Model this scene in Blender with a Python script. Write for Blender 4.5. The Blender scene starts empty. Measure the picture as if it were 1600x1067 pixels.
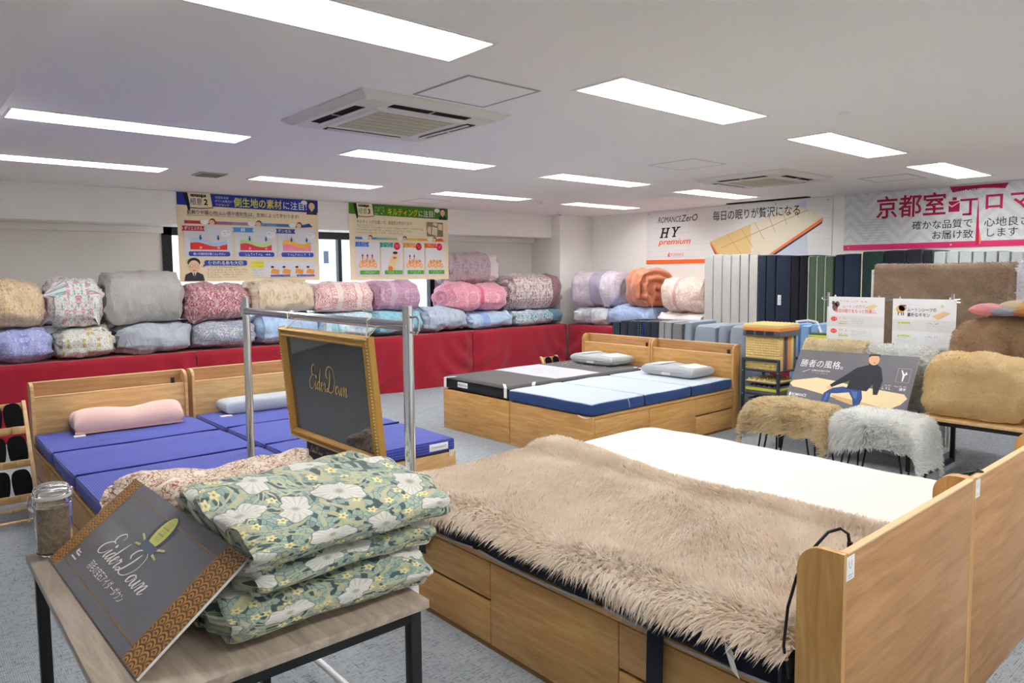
import bpy, bmesh, math, random
import numpy as np
from mathutils import Vector, Matrix, noise

random.seed(7)
rng = np.random.default_rng(11)
SC = bpy.context.scene
COL = SC.collection
PI = math.pi

# ------------------------------------------------------------------ camera
W_PX, H_PX = 1600, 1067
F_PX, CY_PX = 1120.84, 512.016
PITCH, YAW, ROLL, CAM_H = math.radians(4.378), math.radians(41.144), math.radians(-0.4745), 1.5
_fw = Vector((math.sin(YAW) * math.cos(PITCH), math.cos(YAW) * math.cos(PITCH), -math.sin(PITCH)))
_r = Vector((math.cos(YAW), -math.sin(YAW), 0))
_u = _r.cross(_fw)
R_ = math.cos(ROLL) * _r + math.sin(ROLL) * _u
U_ = -math.sin(ROLL) * _r + math.cos(ROLL) * _u
cam_d = bpy.data.cameras.new('camera')
cam = bpy.data.objects.new('camera', cam_d)
COL.objects.link(cam)
cam.matrix_world = Matrix(((R_.x, U_.x, -_fw.x, 0), (R_.y, U_.y, -_fw.y, 0), (R_.z, U_.z, -_fw.z, CAM_H), (0, 0, 0, 1)))
cam_d.sensor_width = 36
cam_d.lens = 36 * F_PX / W_PX
cam_d.shift_y = (CY_PX - H_PX / 2) / W_PX
cam_d.clip_start = 0.02
SC.camera = cam

def ray(x, y):
    return R_ * ((x - 800) / F_PX) - U_ * ((y - CY_PX) / F_PX) + _fw
def at_z(x, y, z):
    d = ray(x, y); return Vector((0, 0, CAM_H)) + d * ((z - CAM_H) / d.z)
def at_x(x, y, X):
    d = ray(x, y); return Vector((0, 0, CAM_H)) + d * (X / d.x)
def at_y(x, y, Y):
    d = ray(x, y); return Vector((0, 0, CAM_H)) + d * (Y / d.y)

# ------------------------------------------------------------------ world, exposure
world = bpy.data.worlds.new('daylight')
SC.world = world
world.use_nodes = True
world.node_tree.nodes['Background'].inputs[0].default_value = (0.80, 0.89, 1.0, 1)
world.node_tree.nodes['Background'].inputs[1].default_value = 2.6
SC.view_settings.view_transform = 'Standard'
SC.view_settings.look = 'None'
SC.view_settings.gamma = 1
SC.view_settings.use_curve_mapping = False
SC.view_settings.exposure = 0.42
SC.cycles.diffuse_bounces = 8
SC.cycles.max_bounces = 14
LAMP_STRENGTH = 30.0
LAMP_COLOR = (1.0, 0.985, 0.96)

# ------------------------------------------------------------------ helpers: materials
def S(h):
    h = h.lstrip('#')
    v = [int(h[i:i + 2], 16) / 255 for i in (0, 2, 4)]
    return tuple((c / 12.92 if c <= .04045 else ((c + .055) / 1.055) ** 2.4) for c in v) + (1,)

class N:
    def __init__(s, name, rough=.7, spec=.3, metal=0, sheen=0):
        s.m = bpy.data.materials.new(name); s.m.use_nodes = True
        s.t = s.m.node_tree; s.b = s.t.nodes['Principled BSDF']
        s.b.inputs['Roughness'].default_value = rough
        s.b.inputs['Specular IOR Level'].default_value = spec
        s.b.inputs['Metallic'].default_value = metal
        if sheen: s.b.inputs['Sheen Weight'].default_value = sheen
    def put(s, sock, v):
        if isinstance(v, bpy.types.NodeSocket): s.t.links.new(v, sock)
        else:
            try: sock.default_value = v
            except Exception: sock.default_value = (v, v, v)
    def n(s, typ, **kw):
        x = s.t.nodes.new(typ)
        for k, v in kw.items(): setattr(x, k, v)
        return x
    def M(s, op, a, b=None, c=None):
        x = s.n('ShaderNodeMath', operation=op)
        for i, v in enumerate((a, b, c)):
            if v is not None: s.put(x.inputs[i], v)
        return x.outputs[0]
    def V(s, op, a, b=None, out=0, scale=None):
        x = s.n('ShaderNodeVectorMath', operation=op)
        s.put(x.inputs[0], a)
        if b is not None: s.put(x.inputs[1], b)
        if scale is not None: s.put(x.inputs['Scale'], scale)
        return x.outputs[out]
    def co(s, kind='Object', scale=(1, 1, 1), loc=(0, 0, 0), rot=(0, 0, 0)):
        t = s.n('ShaderNodeTexCoord').outputs[kind]
        m = s.n('ShaderNodeMapping'); s.put(m.inputs[0], t)
        m.inputs['Scale'].default_value = scale; m.inputs['Location'].default_value = loc; m.inputs['Rotation'].default_value = rot
        return m.outputs[0]
    def noise(s, v, scale, det=2, rough=.5, dist=0, out='Fac'):
        x = s.n('ShaderNodeTexNoise'); s.put(x.inputs['Vector'], v)
        x.inputs['Scale'].default_value = scale; x.inputs['Detail'].default_value = det
        x.inputs['Roughness'].default_value = rough; x.inputs['Distortion'].default_value = dist
        return x.outputs[out]
    def voro(s, v, scale, feature='F1', out='Distance', rand=1, dim='2D'):
        x = s.n('ShaderNodeTexVoronoi', feature=feature, voronoi_dimensions=dim); s.put(x.inputs['Vector'], v)
        x.inputs['Scale'].default_value = scale; x.inputs['Randomness'].default_value = rand
        return x.outputs[out]
    def ramp(s, f, *stops, interp='LINEAR'):
        x = s.n('ShaderNodeValToRGB'); s.put(x.inputs[0], f)
        e = x.color_ramp; e.interpolation = interp
        while len(e.elements) < len(stops): e.elements.new(.5)
        for el, (p, c) in zip(e.elements, stops): el.position = p; el.color = c
        return x.outputs[0]
    def step(s, f, a, b):
        x = s.n('ShaderNodeMapRange', interpolation_type='SMOOTHSTEP'); s.put(x.inputs[0], f)
        x.inputs[1].default_value = a; x.inputs[2].default_value = b
        return x.outputs[0]
    def mix(s, f, a, b, blend='MIX'):
        x = s.n('ShaderNodeMix', data_type='RGBA', blend_type=blend)
        s.put(x.inputs[0], f); s.put(x.inputs[6], a); s.put(x.inputs[7], b)
        return x.outputs[2]
    def sep(s, v):
        x = s.n('ShaderNodeSeparateXYZ'); s.put(x.inputs[0], v); return x.outputs
    def xyz(s, a, b, c=0.0):
        x = s.n('ShaderNodeCombineXYZ')
        for i, v in enumerate((a, b, c)): s.put(x.inputs[i], v)
        return x.outputs[0]
    def base(s, c): s.put(s.b.inputs['Base Color'], c); return s
    def bump(s, h, st=.3, d=.01):
        x = s.n('ShaderNodeBump'); s.put(x.inputs['Height'], h)
        x.inputs['Strength'].default_value = st; x.inputs['Distance'].default_value = d
        s.put(s.b.inputs['Normal'], x.outputs[0]); return s

_flat = {}
def flat(h, rough=.6, spec=.25, metal=0):
    k = (h, rough, spec, metal)
    if k not in _flat: _flat[k] = N('paint_' + h.strip('#'), rough, spec, metal).base(S(h)).m
    return _flat[k]

def wood(name, a, b, c, axis=0, scale=1.0, rough=.45):
    n = N(name, rough, .35)
    sc = [3.0, 3.0, 3.0]
    for i in range(3):
        if i != axis: sc[i] = 34.0
    sc = tuple(v * scale for v in sc)
    v = n.co('Object', sc)
    warp = n.noise(n.co('Object', (2.2, 2.2, 2.2)), 1.0, 2, out='Color')
    v2 = n.V('ADD', v, n.V('MULTIPLY', warp, (1.1, 1.1, 1.1)))
    g = n.noise(v2, 1.0, 6, .62, .6)
    fine = n.noise(n.co('Object', tuple(s * 6 for s in sc)), 1.0, 2)
    big = n.noise(n.co('Object', (1.3, 1.3, 1.3)), 1.5, 2)
    col = n.ramp(g, (.30, S(a)), (.5, S(b)), (.68, S(c)))
    col = n.mix(n.M('MULTIPLY', n.step(fine, .52, .75), .35), col, S(a))
    col = n.mix(n.M('MULTIPLY', n.step(big, .35, .75), .3), col, S(c))
    n.base(col).bump(fine, .06, .002)
    return n.m

def fabric(name, a, b=None, scale=400, rough=.9, st=.25, sheen=.15):
    n = N(name, rough, .15, sheen=sheen)
    v = n.co('Object')
    f = n.noise(v, scale, 2)
    g = n.noise(v, 3, 3)
    col = n.mix(n.M('MULTIPLY', f, .5), S(a), S(b or a))
    col = n.mix(n.M('MULTIPLY', g, .25), col, S(b or a))
    n.base(col).bump(f, st, .002)
    return n.m

# ------------------------------------------------------------------ helpers: geometry
class B:
    """collects shapes, links them as ONE mesh object"""
    def __init__(s): s.bm = bmesh.new(); s.uv = None
    def _merge(s, t, M=None):
        if M is not None: bmesh.ops.transform(t, matrix=M, verts=t.verts)
        me = bpy.data.meshes.new('t'); t.to_mesh(me); t.free(); s.bm.from_mesh(me); bpy.data.meshes.remove(me)
    def box(s, lo, hi, bev=0.0, seg=2, M=None):
        t = bmesh.new(); bmesh.ops.create_cube(t, size=1)
        lo, hi = Vector(lo), Vector(hi); c = (lo + hi) / 2; d = hi - lo
        for v in t.verts: v.co = Vector((v.co.x * d.x + c.x, v.co.y * d.y + c.y, v.co.z * d.z + c.z))
        if bev: bmesh.ops.bevel(t, geom=t.edges[:], offset=min(bev, min(abs(x) for x in d) * .49), segments=seg, profile=.5, affect='EDGES')
        s._merge(t, M); return s
    def cyl(s, a, b, r, r2=None, n=16, cap=True):
        a, b = Vector(a), Vector(b); d = b - a
        t = bmesh.new(); bmesh.ops.create_cone(t, cap_ends=cap, segments=n, radius1=r, radius2=r if r2 is None else r2, depth=d.length)
        q = Vector((0, 0, 1)).rotation_difference(d.normalized())
        s._merge(t, Matrix.Translation((a + b) / 2) @ q.to_matrix().to_4x4()); return s
    def tube(s, pts, r, n=8, closed=False):
        pts = [Vector(p) for p in pts]; rings = []; L = len(pts); up = None
        rad = r if isinstance(r, (list, tuple)) else [r] * L
        for i, p in enumerate(pts):
            if closed: d = pts[(i + 1) % L] - pts[i - 1]
            else: d = pts[min(i + 1, L - 1)] - pts[max(i - 1, 0)]
            d.normalize()
            if up is None: up = d.orthogonal().normalized()
            up = (up - d * up.dot(d))
            up = up.normalized() if up.length > 1e-6 else d.orthogonal().normalized()
            w = d.cross(up)
            rings.append([s.bm.verts.new(p + (up * math.cos(2 * PI * k / n) + w * math.sin(2 * PI * k / n)) * rad[i]) for k in range(n)])
        for i in range(L if closed else L - 1):
            A, C = rings[i], rings[(i + 1) % L]
            for k in range(n): s.bm.faces.new((A[k], A[(k + 1) % n], C[(k + 1) % n], C[k]))
        if not closed:
            s.bm.faces.new(rings[0][::-1]); s.bm.faces.new(rings[-1])
        return s
    def lathe(s, prof, n=32, M=None):
        M = M or Matrix()
        rings = []
        for r, z in prof:
            if r < 1e-6: rings.append([s.bm.verts.new(M @ Vector((0, 0, z)))])
            else: rings.append([s.bm.verts.new(M @ Vector((r * math.cos(2 * PI * k / n), r * math.sin(2 * PI * k / n), z))) for k in range(n)])
        for A, C in zip(rings, rings[1:]):
            for k in range(n):
                a = A if len(A) > 1 else A * n; c = C if len(C) > 1 else C * n
                f = [a[k], a[(k + 1) % n], c[(k + 1) % n], c[k]]
                f = [x for i, x in enumerate(f) if x not in f[:i]]
                if len(f) > 2: s.bm.faces.new(f)
        return s
    def prism(s, pts, h, M=None):
        """polygon in XY extruded along Z by h"""
        M = M or Matrix()
        a = [s.bm.verts.new(M @ Vector((p[0], p[1], 0))) for p in pts]
        if not h: s.bm.faces.new(a); return s
        b = [s.bm.verts.new(M @ Vector((p[0], p[1], h))) for p in pts]
        s.bm.faces.new(a[::-1]); s.bm.faces.new(b)
        for i in range(len(pts)):
            j = (i + 1) % len(pts); s.bm.faces.new((a[i], a[j], b[j], b[i]))
        return s
    def poly(s, pts):
        s.bm.faces.new([s.bm.verts.new(Vector(p)) for p in pts]); return s
    def grid(s, fn, nu, nv, uvfn=None):
        vs = [[s.bm.verts.new(Vector(fn(i / nu, j / nv))) for j in range(nv + 1)] for i in range(nu + 1)]
        for i in range(nu):
            for j in range(nv): s.bm.faces.new((vs[i][j], vs[i + 1][j], vs[i + 1][j + 1], vs[i][j + 1]))
        return s
    def mesh(s, name, smooth=True, ang=35, fixn=True):
        if fixn: bmesh.ops.recalc_face_normals(s.bm, faces=s.bm.faces)
        me = bpy.data.meshes.new(name); s.bm.to_mesh(me); s.bm.free()
        if smooth:
            me.shade_smooth(); me.set_sharp_from_angle(angle=math.radians(ang))
        return me
    def obj(s, name, mat, parent=None, smooth=True, ang=35, fixn=True):
        return link(name, s.mesh(name, smooth, ang, fixn), mat, parent)

def link(name, me, mat, parent=None):
    o = bpy.data.objects.new(name, me); COL.objects.link(o)
    if mat is not None:
        me.materials.clear(); me.materials.append(mat)
    if parent is not None: o.parent = parent
    return o
def tag(o, label, cat, group=None):
    o['label'] = label; o['category'] = cat
    if group: o['group'] = group
    return o
def thing(name, label, cat, loc=(0, 0, 0), rotz=0, group=None):
    o = bpy.data.objects.new(name, None); COL.objects.link(o)
    o.location = loc; o.rotation_euler = (0, 0, rotz); o.empty_display_size = .1
    return tag(o, label, cat, group)
def struct(o): o['kind'] = 'structure'; return o
def copy_tree(o, parent=None):
    c = o.copy(); COL.objects.link(c); c.parent = parent
    for ch in list(o.children): copy_tree(ch, c)
    return c
def np_mesh(name, verts, polys):
    """verts (n,3); polys: list of index arrays (m,k)"""
    me = bpy.data.meshes.new(name)
    me.vertices.add(len(verts)); me.vertices.foreach_set('co', np.asarray(verts, np.float32).ravel())
    loops = np.concatenate([p.ravel() for p in polys]).astype(np.int32)
    tot = np.concatenate([np.full(len(p), p.shape[1]) for p in polys]).astype(np.int32)
    start = np.concatenate([[0], np.cumsum(tot)[:-1]]).astype(np.int32)
    me.loops.add(len(loops)); me.loops.foreach_set('vertex_index', loops)
    me.polygons.add(len(tot)); me.polygons.foreach_set('loop_start', start)
    me.update(calc_edges=True); me.validate()
    me.polygons.foreach_set('use_smooth', np.ones(len(me.polygons), bool))
    return me

def text_bm(b, body, size, M, align='LEFT', bold=0.0, shear=0.0, space=1.0, line=1.0, width=None):
    """adds lettering as flat mesh to builder b; width: squeeze to this width"""
    c = bpy.data.curves.new('t', 'FONT'); c.body = body; c.size = size; c.align_x = align
    c.offset = bold * size; c.shear = shear; c.space_character = space; c.space_line = line; c.resolution_u = 3
    o = bpy.data.objects.new('t', c); me = bpy.data.meshes.new_from_object(o)
    sx = 1.0
    if width and len(me.vertices):
        xs = [v.co.x for v in me.vertices]; sx = width / max(1e-6, max(xs) - min(xs))
    me.transform(M @ Matrix.Diagonal((sx, 1, 1, 1)))
    b.bm.from_mesh(me)
    bpy.data.objects.remove(o); bpy.data.curves.remove(c); bpy.data.meshes.remove(me)
    return b
def T(x, y, z=0.0, rot=0.0):
    return Matrix.Translation((x, y, z)) @ Matrix.Rotation(rot, 4, 'Z')
def frame_matrix(o, ex, ey):
    """matrix whose X=ex, Y=ey, Z=normal, origin o"""
    ex = Vector(ex).normalized(); ey = Vector(ey); ey = (ey - ex * ey.dot(ex)).normalized(); ez = ex.cross(ey)
    return Matrix(((ex.x, ey.x, ez.x, o[0]), (ex.y, ey.y, ez.y, o[1]), (ex.z, ey.z, ez.z, o[2]), (0, 0, 0, 1)))
def rrect(x0, y0, x1, y1, r, n=5):
    out = []
    for cx, cy, a in ((x1 - r, y1 - r, 0), (x0 + r, y1 - r, 90), (x0 + r, y0 + r, 180), (x1 - r, y0 + r, 270)):
        for k in range(n + 1):
            t = math.radians(a + 90 * k / n); out.append((cx + r * math.cos(t), cy + r * math.sin(t)))
    return out
def ell(cx, cy, rx, ry, n=24, rot=0):
    return [(cx + rx * math.cos(2 * PI * k / n) * math.cos(rot) - ry * math.sin(2 * PI * k / n) * math.sin(rot),
             cy + rx * math.cos(2 * PI * k / n) * math.sin(rot) + ry * math.sin(2 * PI * k / n) * math.cos(rot)) for k in range(n)]
def rect(x0, y0, x1, y1): return [(x0, y0), (x1, y0), (x1, y1), (x0, y1)]
class Print:
    """flat print on a board: one mesh part per colour layer, in board-local XY, just above Z=0"""
    def __init__(s, parent, M=None): s.p = parent; s.M = M or Matrix(); s.z = .0003
    def shapes(s, name, color, *polys, texts=()):
        b = B()
        for q in polys: b.prism(q, 0, s.M @ Matrix.Translation((0, 0, s.z)))
        for t in texts:
            t = dict(t); x, y = t.pop('at'); rot = t.pop('rot', 0)
            text_bm(b, t.pop('s'), t.pop('size'), s.M @ T(x, y, s.z, rot), **t)
        s.z += .00012
        return b.obj(name, color if not isinstance(color, str) else flat(color, .55), s.p, smooth=False, fixn=False)

def script_strokes(strokes, M, w, slant=.35, thin=.35):
    """calligraphic ribbon lettering as flat polygons"""
    b = B()
    for st in strokes:
        P = []
        pts = [Vector((x + y * slant, y, 0)) for x, y in st]
        if len(pts) == 1:
            b.prism(ell(pts[0].x, pts[0].y, w * .8, w * .8, 10), 0, M); continue
        ext = [pts[0] * 2 - pts[1]] + pts + [pts[-1] * 2 - pts[-2]]
        for i in range(1, len(ext) - 2):
            p0, p1, p2, p3 = ext[i - 1:i + 3]
            for k in range(7):
                t = k / 7
                P.append(.5 * ((2 * p1) + (p2 - p0) * t + (2 * p0 - 5 * p1 + 4 * p2 - p3) * t * t + (3 * p1 - p0 - 3 * p2 + p3) * t ** 3))
        P.append(ext[-2])
        Lv, Rv = [], []
        for i, p in enumerate(P):
            d = (P[min(i + 1, len(P) - 1)] - P[max(i - 1, 0)]).normalized()
            nrm = Vector((-d.y, d.x, 0))
            f = thin + (1 - thin) * max(0, -d.y) ** 1.2
            f *= min(1, .35 + i / 4, .35 + (len(P) - 1 - i) / 4)
            Lv.append(b.bm.verts.new(M @ (p + nrm * w * f * .5))); Rv.append(b.bm.verts.new(M @ (p - nrm * w * f * .5)))
        for i in range(len(P) - 1): b.bm.faces.new((Rv[i], Rv[i + 1], Lv[i + 1], Lv[i]))
    return b
EIDER = [[(2.05, 2.2), (1.95, 2.7), (1.3, 2.85), (.75, 2.35), (1.0, 1.75), (1.6, 1.62), (.9, 1.6), (.2, 1.05), (.1, .4), (.65, 0), (1.4, .2), (1.9, .85)],
         [(2.0, .75), (2.2, 1.02), (2.1, .3), (2.3, .02), (2.75, .5)], [(2.25, 1.5)],
         [(3.5, .85), (3.15, 1.0), (2.75, .5), (2.9, .03), (3.25, .3), (3.55, .95)], [(3.75, 2.5), (3.5, .4), (3.65, .02), (4.05, .5)],
         [(4.05, .45), (4.5, .7), (4.45, 1.0), (4.15, .85), (4.1, .25), (4.4, 0), (4.85, .45)],
         [(4.8, .4), (5.05, 1.05), (5.15, .85), (5.45, .9), (5.35, .3), (5.5, .02), (5.8, .35)],
         [(7.0, 2.5), (6.9, 1.3), (6.5, .3), (5.95, .05), (6.1, .45), (7.0, .05), (8.0, .3), (8.5, 1.3), (8.0, 2.5), (6.9, 2.95), (5.9, 2.6), (5.7, 1.9), (6.2, 1.55)],
         [(9.3, .95), (8.9, .55), (9.05, .05), (9.5, .2), (9.6, .8), (9.3, .95), (9.95, .8)],
         [(9.9, .8), (10.0, .2), (10.3, .05), (10.6, .95), (10.6, .2), (10.95, .05), (11.25, .95), (11.6, .8)],
         [(11.6, 1.0), (11.55, 0), (11.75, .6), (12.1, 1.0), (12.25, .7), (12.15, .15), (12.35, 0), (12.75, .35)]]
# ------------------------------------------------------------------ shared materials
OAK = ('#a9793f', '#bd9055', '#cca46c')
M_oak_x = wood('oak_grain_x', *OAK, axis=0)
M_oak_y = wood('oak_grain_y', *OAK, axis=1)
M_oak_z = wood('oak_grain_z', *OAK, axis=2)
M_oakback = wood('oak_back_board', '#93683f', '#a87d51', '#b98f62', axis=0, scale=.7)
M_oakL = wood('light_oak_x', '#b08a58', '#c4a06c', '#d3b384', axis=0)
M_oakedge = flat('#d6b88c', .5)
M_pine = wood('pine', '#c99f68', '#dcb985', '#e8cda0', axis=2)
M_greyoak = wood('grey_oak_top', '#8f8174', '#a89a8b', '#bcafa0', axis=1, rough=.3)
M_blackmetal = flat('#17181a', .45, .4)
M_white = flat('#eeeeec', .5)
M_whiteplastic = flat('#e6e5e0', .4, .4)
M_chrome = flat('#d9dade', .12, .5, 1.0)
M_whitepole = flat('#e9e9ea', .35, .4)
M_dark = flat('#0c0c0e', .8)
M_gold = flat('#c9963f', .3, .5, .55)
M_glass = N('clear_glass', .02, .5)
M_glass.b.inputs['Transmission Weight'].default_value = 1.0
M_glass.b.inputs['IOR'].default_value = 1.3
M_glass = M_glass.base((1, 1, 1, 1)).m
def _pane():
    n = N('window_glass', .03, .5)
    tr = n.n('ShaderNodeBsdfTransparent'); gl = n.n('ShaderNodeBsdfGlossy'); gl.inputs['Roughness'].default_value = .02
    mx = n.n('ShaderNodeMixShader'); mx.inputs[0].default_value = .07
    n.t.links.new(tr.outputs[0], mx.inputs[1]); n.t.links.new(gl.outputs[0], mx.inputs[2])
    n.t.links.new(mx.outputs[0], n.t.nodes['Material Output'].inputs[0])
    return n.m
M_pane = _pane()

def _wall():
    n = N('white_wallpaper', .85, .2)
    f = n.noise(n.co('Object'), 220, 3)
    return n.base(n.mix(n.M('MULTIPLY', f, .3), S('#f4f3ef'), S('#ebeae6'))).bump(f, .12, .002).m
M_wall = _wall()
def _ceil():
    n = N('white_ceiling_board', .9, .15)
    v = n.co('Object'); f = n.noise(v, 160, 3)
    return n.base(n.mix(n.M('MULTIPLY', f, .3), S('#f3f2ef'), S('#eae9e6'))).bump(f, .15, .003).m
M_ceil = _ceil()
def _carpet():
    n = N('woven_grey_carpet', .95, .1)
    a = n.noise(n.co('Object', (14, 190, 1)), 1, 3, .6)
    b = n.noise(n.co('Object', (190, 14, 1)), 1, 3, .6)
    c = n.noise(n.co('Object', (75, 75, 1)), 1, 2)
    d = n.noise(n.co('Object', (1.6, 6, 1)), 1, 3)
    s1 = n.M('MAXIMUM', n.step(a, .50, .66), n.step(b, .54, .70))
    s1 = n.M('MULTIPLY', s1, n.step(c, .34, .56))
    col = n.mix(n.M('MULTIPLY', d, .45), S('#a2a8ae'), S('#868e96'))
    col = n.mix(n.M('MULTIPLY', s1, .8), col, S('#454c56'))
    w = n.M('ADD', n.M('SINE', n.M('MULTIPLY', n.sep(n.co('Object'))[0], 900.0)), n.M('SINE', n.M('MULTIPLY', n.sep(n.co('Object'))[1], 900.0)))
    return n.base(col).bump(n.M('ADD', w, n.M('MULTIPLY', c, 3.0)), .35, .003).m
M_carpet = _carpet()

# ------------------------------------------------------------------ the room
HC = 2.40
X0, X1, Y0, Y1 = -2.6, 8.75, -3.4, 8.66
struct(B().box((X0 - .1, Y0 - .1, -.12), (X1 + .1, Y1 + .1, 0)).obj('floor', M_carpet))
# ceiling with openings for the recessed fixtures
FX, FY = 1.30, .306
fix_x = [.56, 2.63, 4.71, 6.79]
fix_y = [-2.705, -.245, 2.215, 4.675, 6.475]
holes = [(x, y) for x in fix_x for y in fix_y]
SOF_X, SOF_Z = .4325, 2.235
def make_ceiling():
    xs = sorted({X0, X1} | {x for x in fix_x} | {x + FX for x in fix_x})
    ys = sorted({Y0, Y1} | {y for y in fix_y} | {y + FY for y in fix_y})
    b = B(); V = {}
    def v(x, y):
        if (x, y) not in V: V[(x, y)] = b.bm.verts.new((x, y, HC))
        return V[(x, y)]
    for i in range(len(xs) - 1):
        for j in range(len(ys) - 1):
            if xs[i] in fix_x and ys[j] in fix_y: continue
            b.bm.faces.new((v(xs[i], ys[j]), v(xs[i], ys[j + 1]), v(xs[i + 1], ys[j + 1]), v(xs[i + 1], ys[j])))
    return b.obj('ceiling', M_ceil, smooth=False, fixn=False)
struct(make_ceiling())
struct(B().box((X0 - .1, Y0 - .1, HC + .16), (X1 + .1, Y1 + .1, HC + .3)).obj('ceiling_slab', M_ceil))
struct(B().box((X0, Y0, SOF_Z), (SOF_X, Y1 - .48, HC - .001), .004).obj('trim_1', M_ceil))
struct(B().box((X1, Y0 - .1, 0), (X1 + .1, Y1 + .1, HC + .16)).obj('wall_right', M_wall))
struct(B().box((X0 - .1, Y0 - .1, 0), (X0, Y1 + .1, HC + .16)).obj('wall_left', M_wall))
struct(B().box((X0, Y0 - .1, 0), (X1, Y0, HC + .16)).obj('wall_front', M_wall))
WX0, WX1, WZ0, WZ1 = 2.37, 6.05, .95, 2.05
b = B()
b.box((X0, Y1, 0), (WX0, Y1 + .12, HC + .16)); b.box((WX1, Y1, 0), (X1, Y1 + .12, HC + .16))
b.box((WX0, Y1, 0), (WX1, Y1 + .12, WZ0)); b.box((WX0, Y1, WZ1), (WX1, Y1 + .12, HC + .16))
struct(b.obj('wall_back', M_wall))
struct(B().box((X0, 8.18, 2.045), (8.0, Y1 - .001, HC - .001), .004).obj('trim_2', M_wall))       # beam over the window
struct(B().box((8.0, 8.0, 0), (X1 - .001, Y1 - .001, HC - .001), .004).obj('trim_3', M_wall))     # corner column
struct(B().box((X0, 8.57, 1.972), (WX0 - .002, Y1 - .001, 2.044), .003).obj('trim_4', M_wall))      # pelmet strips
struct(B().box((WX1 + .002, 8.57, 1.972), (7.999, Y1 - .001, 2.044), .003).obj('trim_5', M_wall))
# window
M_frame = flat('#15171c', .4, .4)
w = B()
fy0, fy1 = Y1 - .03, Y1 + .06
w.box((WX0, fy0, 1.955), (WX1, fy1, WZ1)); w.box((WX0, fy0, WZ0), (WX1, fy1, WZ0 + .05))
w.box((WX0, fy0, WZ0), (WX0 + .10, fy1, WZ1)); w.box((WX1 - .08, fy0, WZ0), (WX1, fy1, WZ1))
win = struct(w.obj('window_1', M_frame))
cuts = [WX0 + .10, 3.55, 4.55, 5.55, WX1 - .08]
for i in range(1, 4): B().box((cuts[i] - .025, fy0 + .01, WZ0 + .05), (cuts[i] + .025, fy1 - .01, 1.955)).obj('mullion', M_frame, win)
for i in range(4): B().box((cuts[i] + .02, Y1 + .02, WZ0 + .05), (cuts[i + 1] - .02, Y1 + .026, 1.955)).obj('pane', M_pane, win)
# the building across the street
def _tile(name, a, b_, sx, sz):
    n = N(name, .6, .2)
    br = n.n('ShaderNodeTexBrick'); n.put(br.inputs['Vector'], n.co('Object', (1, 1, 1), rot=(PI / 2, 0, 0)))
    br.inputs['Color1'].default_value = S(a); br.inputs['Color2'].default_value = S(a); br.inputs['Mortar'].default_value = S(b_)
    br.inputs['Scale'].default_value = 1; br.inputs['Brick Width'].default_value = sx; br.inputs['Row Height'].default_value = sz; br.inputs['Mortar Size'].default_value = .015
    return n.base(br.outputs[0]).m
_bx = at_y(517, 402, 14.0).x
bl = thing('apartment_building', 'pale building with bluish tiled side seen through the window', 'building', (0, 0, 0))
B().box((3.0, 14.0, -6), (_bx, 18, 7)).obj('wall', _tile('pale_render', '#e6eef6', '#dfe8f2', 1.2, .8), bl)
B().box((_bx, 13.6, -6), (9.4, 18, 7)).obj('tiled_wall', _tile('blue_tiles', '#b9c6e6', '#d3dcf2', .13, .13), bl)
B().box((9.4, 14.5, -6), (15, 18, 7)).obj('ribbed_wall', _tile('ribbed_cladding', '#7f8a82', '#5f6a62', .12, 9), bl)
_c = at_y(509, 402, 14.0)
wn = B().box((_c.x - .05, 13.97, _c.z - .13), (_c.x + .05, 14.05, _c.z + .13)).obj('window', flat('#39445a', .3), bl)
B().box((_c.x - .07, 13.95, _c.z - .16), (_c.x + .07, 13.98, _c.z - .13)).obj('window_sill', M_white, wn)
B().box((3.0, 13.9, .55), (_bx, 14.0, .75)).obj('ledge', flat('#cdd8e8'), bl)

# ------------------------------------------------------------------ ceiling fixtures
def _emit():
    n = N('lit_tube_panel'); n.base((1, 1, 1, 1))
    n.b.inputs['Emission Color'].default_value = LAMP_COLOR + (1,); n.b.inputs['Emission Strength'].default_value = LAMP_STRENGTH
    return n.m
M_lamp = _emit()
M_refl = flat('#f4f4f2', .35, .4)
def make_fixture():
    t = thing('recessed_ceiling_light', '', 'light')
    b = B(); o = .012       # slim trim ring flush with the ceiling
    b.box((-o, -o, -.005), (FX + o, .006, .0)); b.box((-o, FY - .006, -.005), (FX + o, FY + o, 0))
    b.box((-o, .006, -.005), (.006, FY - .006, 0)); b.box((FX - .006, .006, -.005), (FX + o, FY - .006, 0))
    b.obj('trim_ring', M_whiteplastic, t)
    r = B(); d = .085
    q0 = [(0, 0, 0), (FX, 0, 0), (FX, FY, 0), (0, FY, 0)]
    q1 = [(.05, .07, d), (FX - .05, .07, d), (FX - .05, FY - .07, d), (.05, FY - .07, d)]
    for i in range(4):
        j = (i + 1) % 4; r.poly([q0[i], q0[j], q1[j], q1[i]])
    r.poly(q1)
    r.obj('reflector', M_refl, t, smooth=False, fixn=False)
    B().box((.055, FY / 2 - .062, d - .028), (FX - .055, FY / 2 + .062, d - .002), .01).obj('lamp_panel', M_lamp, t)
    return t
fx = make_fixture()
first = True
LL = {(.56, 2.215): 'between the soffit edge and the grey framed hatch', (2.63, 2.215): 'straight over the beige sheepskin bed', (4.71, 2.215): 'over the two sheepskin stools', (6.79, 2.215): 'closest to the crimson lettered banner',
      (.56, 4.675): 'butting against the soffit over the blue mattresses', (2.63, 4.675): 'beyond the air conditioner that adjoins the big hatch', (4.71, 4.675): 'over the black topped bed', (6.79, 4.675): 'closest to the HY banner',
      (.56, 6.475): 'before the beam beyond the small grey vent', (2.63, 6.475): 'before the blue headed poster', (4.71, 6.475): 'before the green headed poster', (6.79, 6.475): 'beside the corner column'}
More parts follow.
